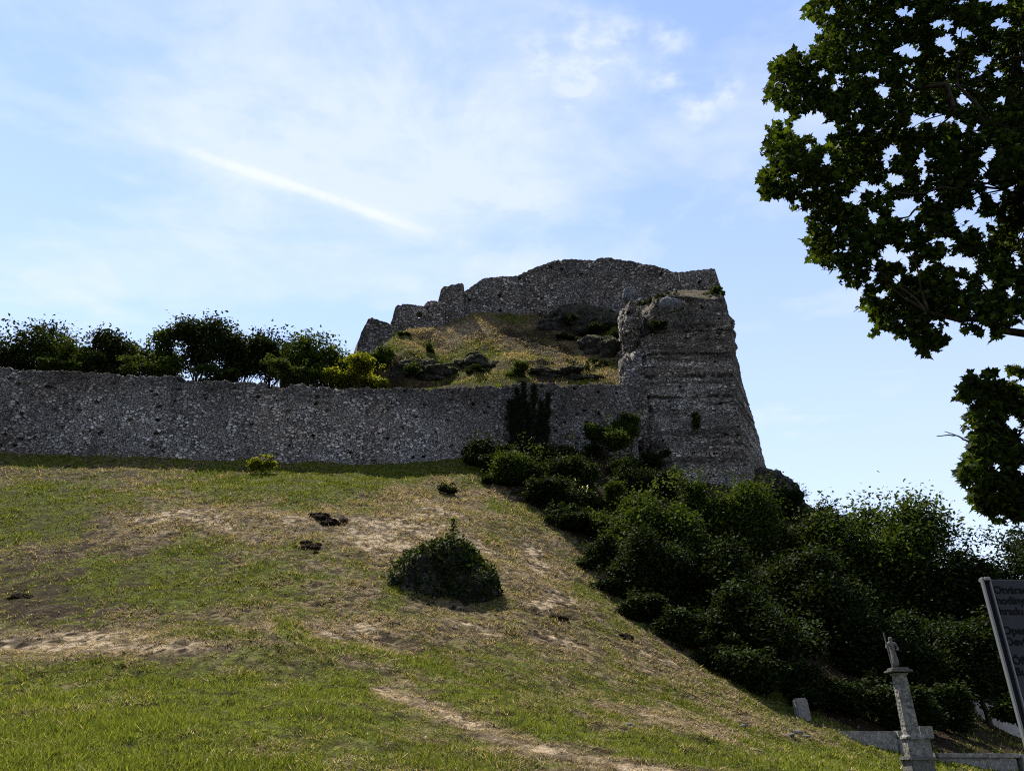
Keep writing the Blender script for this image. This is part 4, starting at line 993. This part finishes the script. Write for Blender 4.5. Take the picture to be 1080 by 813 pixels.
# ------------------------------------------------------------------ notice board
SY = 5.0
sl_x, _, stz = U(1037, 609, SY); bz_ = float(ground_z(np.array([sl_x]), np.array([SY]))[0])
sign = thing('notice_board', (sl_x, SY, bz_), 'grey opening hours notice board with black lettering beside the parapet', 'sign')
mm_, tm, pm = material('board_paint', .45); pm.inputs['Base Color'].default_value = (.105, .105, .115, 1)
tm.link(tm.mix(tm.noise(tm.add('ShaderNodeTexCoord').outputs['Object'], 12, 5, .7), (.030, .030, .033), (.046, .046, .05)), pm.inputs['Base Color'])
mf, tf, pf = material('board_frame', .4); pf.inputs['Base Color'].default_value = (.16, .16, .163, 1); pf.inputs['Metallic'].default_value = .3
mdk, td, pd = material('black_lettering', .6); pd.inputs['Base Color'].default_value = (.006, .006, .007, 1)
mch, tch, pch = material('dark_channel', .6); pch.inputs['Base Color'].default_value = (.012, .012, .013, 1)
BW = 1.3; pb = .25 + bz_
def plain_box(name, c, s, mat, parent, bev=.003):
    bm = bmesh.new(); box_bm(bm, c, s); bmesh.ops.bevel(bm, geom=list(bm.edges), offset=bev, segments=1, affect='EDGES')
    me = bpy.data.meshes.new(name); bm.to_mesh(me); bm.free(); return link(name, me, mat, parent)
fx0 = U(1034.2, 610, SY)[0]; fx1 = U(1043.5, 610, SY)[0]
hh = stz - bz_
for side in (0, 1):
    ox = 0 if side == 0 else (BW + .06)
    s_ = 1 if side == 0 else 1
    post = plain_box('post', ((fx0 + fx1) / 2 + ox, SY + .012, (bz_ - .3 + stz - .015) / 2), (fx1 - fx0 - .016, .02, stz - .015 - bz_ + .3), mch, sign)
    plain_box('rail', (fx0 + .006 + ox, SY + .0, (bz_ - .3 + stz) / 2), (.012, .03, stz - bz_ + .3), mf, post)
    plain_box('rail', (fx1 - .005 + ox, SY + .0, (bz_ - .3 + stz) / 2), (.010, .03, stz - bz_ + .3), mf, post)
    plain_box('cap', ((fx0 + fx1) / 2 + ox, SY + .01, stz - .012), (fx1 - fx0 - .024, .08, .02), mf, post)
panel = plain_box('panel', (fx1 + BW / 2, SY + .015, (pb + stz - .012) / 2), (BW - .004, .03, stz - .012 - pb), mm_, sign)
def text(body, px, py, size):
    """lettering standing 2 mm proud of the panel"""
    q = U(px, py, SY - .002)
    cu = bpy.data.curves.new('lettering', 'FONT'); cu.body = body; cu.size = size; cu.extrude = .001; cu.space_line = 1.0; cu.offset = .0012
    o = bpy.data.objects.new('lettering', cu); C.objects.link(o)
    o.matrix_world = Matrix.Translation((q[0], SY - .002, q[2])) @ Matrix.Rotation(R(90), 4, 'X')
    bpy.context.view_layer.update()
    dg = bpy.context.evaluated_depsgraph_get(); me = bpy.data.meshes.new_from_object(o.evaluated_get(dg)); me.transform(o.matrix_world)
    bpy.data.objects.remove(o); me.name = 'lettering'
    return link('lettering', me, mdk, panel)
text('Otváracie\nhodiny\nhradu Devín', 1048.5, 625.5, .066)
text('Opening hours\nDevín Castle', 1058.5, 668.5, .066)
text('Öffnungszeiten\nBurg Devín', 1068.5, 700, .066)

# ------------------------------------------------------------------ maple whose boughs hang into the view
TX, TY = 9.6, 10.5
tz = float(ground_z(np.array([TX]), np.array([TY]))[0])
maple = thing('maple_tree', (TX, TY, tz), 'big dark maple whose leafy boughs hang across the sky', 'tree')
UP = [(853, -10), (856, 26), (876, 34), (857, 55), (835, 62), (820, 66), (815, 88), (809, 110), (820, 133), (806, 152), (801, 166), (807, 207), (832, 216), (855, 224), (858, 236), (851, 258), (866, 272), (887, 291), (912, 292),
      (914, 316), (924, 355), (938, 352), (950, 366), (966, 362), (980, 376), (994, 363), (985, 342), (1000, 330), (1016, 337), (1026, 311), (1032, 322), (1022, 352), (1040, 350), (1053, 359), (1068, 342), (1078, 318), (1100, 330), (1190, 300), (1190, -70), (860, -70)]
LOW = [(1085, 388), (1060, 390), (1045, 392), (1020, 401), (1009, 411), (1012, 425), (1024, 436), (1032, 452), (1023, 470), (1013, 490), (1012, 508), (1026, 514), (1031, 530), (1050, 543), (1070, 545), (1090, 540), (1190, 555), (1190, 390), (1150, 400)]
GAPS = [(958, 55, 15, 8), (990, 126, 20, 6), (945, 190, 11, 9), (955, 222, 17, 13), (938, 268, 12, 12), (966, 128, 8, 8), (1015, 35, 10, 8), (1035, 65, 8, 8), (1072, 275, 6, 10), (1045, 300, 8, 5), (872, 170, 7, 9), (985, 205, 6, 10), (1015, 300, 5, 8), (905, 115, 8, 4), (1078, 248, 8, 6)]
def inside(poly, x, y):
    r = np.zeros(len(x), bool); p_ = np.array(poly, float); j = len(p_) - 1
    for i in range(len(p_)):
        xi, yi = p_[i]; xj, yj = p_[j]
        c_ = ((yi > y) != (yj > y)) & (x < (xj - xi) * (y - yi) / (yj - yi + 1e-12) + xi); r ^= c_; j = i
    return r
def bough(poly, n, y0, y1, seedz):
    p_ = np.array(poly); x = rng.uniform(p_[:, 0].min(), p_[:, 0].max(), n * 3); y = rng.uniform(p_[:, 1].min(), p_[:, 1].max(), n * 3)
    k = inside(poly, x + 9 * fbm(x * .07, y * .07, 0, 3, seedz + 11) + 6 * fbm(x * .2, y * .2, 0, 2, seedz + 12), y + 9 * fbm(x * .07, y * .07, 0, 3, seedz + 17) + 6 * fbm(x * .2, y * .2, 0, 2, seedz + 18))
    dn = fbm(x * .022, y * .022, 0, 3, seedz); k &= dn > -.85; k &= fbm(x * .075, y * .075, 0, 2, seedz + 23) > -.50
    for gx_, gy_, rx, ry in GAPS: k &= (((x - gx_) / rx) ** 2 + ((y - gy_) / ry) ** 2) > 1
    x, y = x[k][:n], y[k][:n]
    layer = vnoise(x * .012, y * .012, 0, seedz + 3) * .5 + .5
    Y = y0 + (y1 - y0) * np.clip(layer * .6 + .4 * rng.uniform(0, 1, len(x)), 0, 1)
    return np.array([U(a, b, c_) for a, b, c_ in zip(x, y, Y)])
P = np.r_[bough(UP, 52000, 8.6, 12.2, 101), bough(LOW, 11500, 9.0, 11.5, 103)]
# the rest of the crown, outside the frame
th = rng.normal(size=(7000, 3)); th /= np.linalg.norm(th, axis=1, keepdims=True)
Q = np.array([TX + 2.5, TY + .5, 12.0]) + th * np.array([5.0, 4.5, 5.0]) * (rng.uniform(.3, 1, (7000, 1)) ** .5)
qx, qy = PROJ(Q[:, 0], Q[:, 1], Q[:, 2]); Q = Q[(qx > 1120) | (Q[:, 1] < 1) | (qy < -40)]
P = np.r_[P, Q]
leaves('crown', P, .102, MAPLE, L_maple, maple, .35, rng.uniform(0, 1, len(P)) ** 1.6, jitter=.45)
fork = np.array([TX + .2, TY, 6.8])
paths = [(limb((TX, TY, tz - .4), fork, 8, 0, .03), .34, .24), (limb(fork, (TX + .5, TY + .4, 15), 8, 0, .05), .24, .06)]
nodes = []
for px, py, Y in ((1080, 60, 10.5), (1010, 90, 10.5), (1060, 200, 10.2), (930, 60, 10.5), (980, 330, 10), (1060, 330, 10)):
    q = np.array(U(px, py, Y)); st_ = fork + np.array([.1, 0, rng.uniform(0, 3)]); lb = limb(st_, q, 10, .06, .04); paths.append((lb, .11, .03)); nodes += list(lb[4:])
mid = np.array(U(1075, 470, 10.2)); lb = limb((TX, TY, 5.2), mid, 8, .05, .04); paths.append((lb, .07, .02)); nodes += list(lb[3:])
for a, b, r in (((1035, 195, 10), (958, 205, 9.7), .025), ((958, 205, 9.7), (944, 203, 9.7), .014), ((968, 218, 9.8), (958, 229, 9.8), .02), ((958, 229, 9.8), (930, 233, 9.8), .014), ((1060, 475, 10), (1022, 466, 9.9), .022), ((1022, 466, 9.9), (1008, 459, 9.9), .014), ((1008, 459, 9.9), (988, 460, 9.9), .010),
                ((1008, 459, 9.9), (996, 455, 9.9), .008), ((890, 283, 10), (866, 285, 10), .006), ((1090, 175, 10), (1035, 195, 10), .03), ((1075, 545, 10), (1062, 552, 10), .008), ((1090, 560, 10), (1068, 562, 10), .007)):
    lb = limb(U(*a), U(*b), 6, .02, .06); paths.append((lb, r, r * .6))
nodes = np.array(nodes)
for q in P[rng.choice(len(P) - len(Q), 300, False)]:
    dd = np.linalg.norm(nodes - q, axis=1); j = int(np.argmin(dd))
    mp_ = (nodes[j] + q) / 2; mx_, my_ = PROJ(*[np.array([v_]) for v_ in mp_])
    if dd[j] < 1.5 and (inside(UP, mx_, my_)[0] or inside(LOW, mx_, my_)[0]): paths.append((limb(nodes[j], q, 5, .04, .06), .016, .005))
tubes('trunk', paths, M_bark, maple, 6)

# ------------------------------------------------------------------ grass
def grass(n, seed, hilltop=False):
    r = np.random.default_rng(seed)
    if hilltop:
        i = r.integers(0, HX.shape[0] - 16, n); j = r.integers(150, 470, n)
        X = HX[i, j] + r.normal(size=n) * .15; Y = HY[i, j] + r.normal(size=n) * .15; Z = hill_z(X, Y)
        s_ = .47 + .4 * fbm(X * .3, Y * .3, 0, 4, 61); o_ = .25 + .4 * fbm(X * .45, Y * .6, 0, 4, 67) + .6 * sstep(.0, .5, fbm(X * .22, Y * .22, 0, 3, 51)) + .3 * sstep(38, 33, Z + 3 * fbm(X * .4, Y * .4, 0, 3, 69)); l_ = 0 * X; ms_ = mound_straw(X, Y, Z); s_ = s_ + ms_; o_ = o_ - .5 * ms_
    else:
        # density falls off with distance from the near edge of the lawn; two thirds of the blades stand in clumps
        nc_ = n // 26
        def spots(k):
            uy = r.uniform(0, 1, k); Yq = 1 / (1 / 8.0 + uy * (1 / 60.0 - 1 / 8.0)); Yq = np.where(r.uniform(size=k) < .55, r.uniform(8, 60, k), Yq)
            return r.uniform(-.74, .60, k) * (Yq + 3), Yq
        X1, Y1 = spots(int(n * .3)); Xc, Yc_ = spots(nc_); id_ = r.integers(0, nc_, n - int(n * .3))
        sp_ = .05 + .0045 * Yc_[id_]
        X = np.r_[X1, Xc[id_] + r.normal(size=len(id_)) * sp_]; Y = np.r_[Y1, Yc_[id_] + r.normal(size=len(id_)) * sp_]
        big = np.r_[np.ones(len(X1)), r.uniform(1.0, 2.1, nc_)[id_]]
        yw = np.interp(X, hx0, hy0); k = (Y < yw - .15) & (Y > 7); X, Y, big = X[k], Y[k], big[k]
        Z = ground_z(X, Y); s_, o_, l_ = cover(X, Y, Z)
        keep = r.uniform(size=len(X)) > np.clip(o_ * 1.35 - .25, 0, .97); X, Y, Z, s_, o_, l_, big = (q[keep] for q in (X, Y, Z, s_, o_, l_, big))
    if not hilltop:
        keep = r.uniform(size=len(X)) > .65 * sstep(.85, .98, s_); X, Y, Z, s_, o_, l_, big = (q[keep] for q in (X, Y, Z, s_, o_, l_, big))
    n = len(X)
    if hilltop:
        keep = r.uniform(size=n) > np.clip(o_ - .2, 0, .9); X, Y, Z, s_, o_, l_ = (q[keep] for q in (X, Y, Z, s_, o_, l_)); n = len(X); big = r.uniform(.8, 1.8, n)
    sf = np.clip((s_ + .22 * r.normal(size=n) - .28) / .40, 0, 1); is_s = r.uniform(size=n) < sf
    far = np.clip(Y / 14, .8, 4.0)
    tuft = np.clip(.9 + .5 * fbm(X * 1.1, Y * 1.1, 0, 3, 77), .5, 1.4)
    h = .040 * far ** .62 * r.uniform(.5, 1.4, n) * tuft * big * (1 + .4 * l_)
    wd = np.where(is_s, .0062, .007) * far * r.uniform(.7, 1.5, n) * big ** .3
    th = r.uniform(0, 6.283, n); lean = np.where(is_s, r.uniform(.7, 2.4, n), r.uniform(.1, 1.1, n)); ld = r.uniform(0, 6.283, n)
    B = np.c_[X, Y, Z - .01]; T = np.c_[np.cos(th), np.sin(th), 0 * th] * wd[:, None]
    E = B + np.c_[np.cos(ld) * lean, np.sin(ld) * lean, 1 / (1 + .45 * lean)] * h[:, None]
    V = np.stack([B - T, B + T, E], 1).reshape(-1, 3)
    g1, g2 = np.array([.026, .040, .005]), np.array([.185, .207, .030]); s1, s2 = np.array([.07, .053, .034]), np.array([.46, .36, .235])
    q = np.clip(r.uniform(0, 1, n) ** 1.3, 0, 1)[:, None]
    c_ = np.where(is_s[:, None], s1 + (s2 - s1) * q, (g1 + (g2 - g1) * q))
    c_ = c_ * (1 + .30 * l_)[:, None]
    return V, np.repeat(np.c_[c_, np.ones(n)], 3, 0)
mg, tg_, pg = material('grass_blades', .7)
ag = tg_.add('ShaderNodeAttribute', attribute_name='tint'); tg_.link(ag.outputs['Color'], pg.inputs['Base Color'])
trg = tg_.add('ShaderNodeBsdfTranslucent'); tg_.link(tg_.mix(1.0, ag.outputs['Color'], (1.2, 1.15, .7), 'MULTIPLY'), trg.inputs['Color'])
mxg = tg_.add('ShaderNodeMixShader'); mxg.inputs[0].default_value = .3; tg_.link(pg.outputs[0], mxg.inputs[1]); tg_.link(trg.outputs[0], mxg.inputs[2])
tg_.link(mxg.outputs[0], tg_.n['Material Output'].inputs['Surface'])
Va, ca = grass(1250000, 5); Vb, cb = grass(420000, 6, True)
V = np.r_[Va, Vb]; F = np.arange(len(V)).reshape(-1, 3)
tag(npmesh('grass', V, [F], mg, smooth=False, attrs={'tint': ('FLOAT_COLOR', np.r_[ca, cb])}), 'short green grass and cut straw covering the slope', 'grass', kind='stuff')
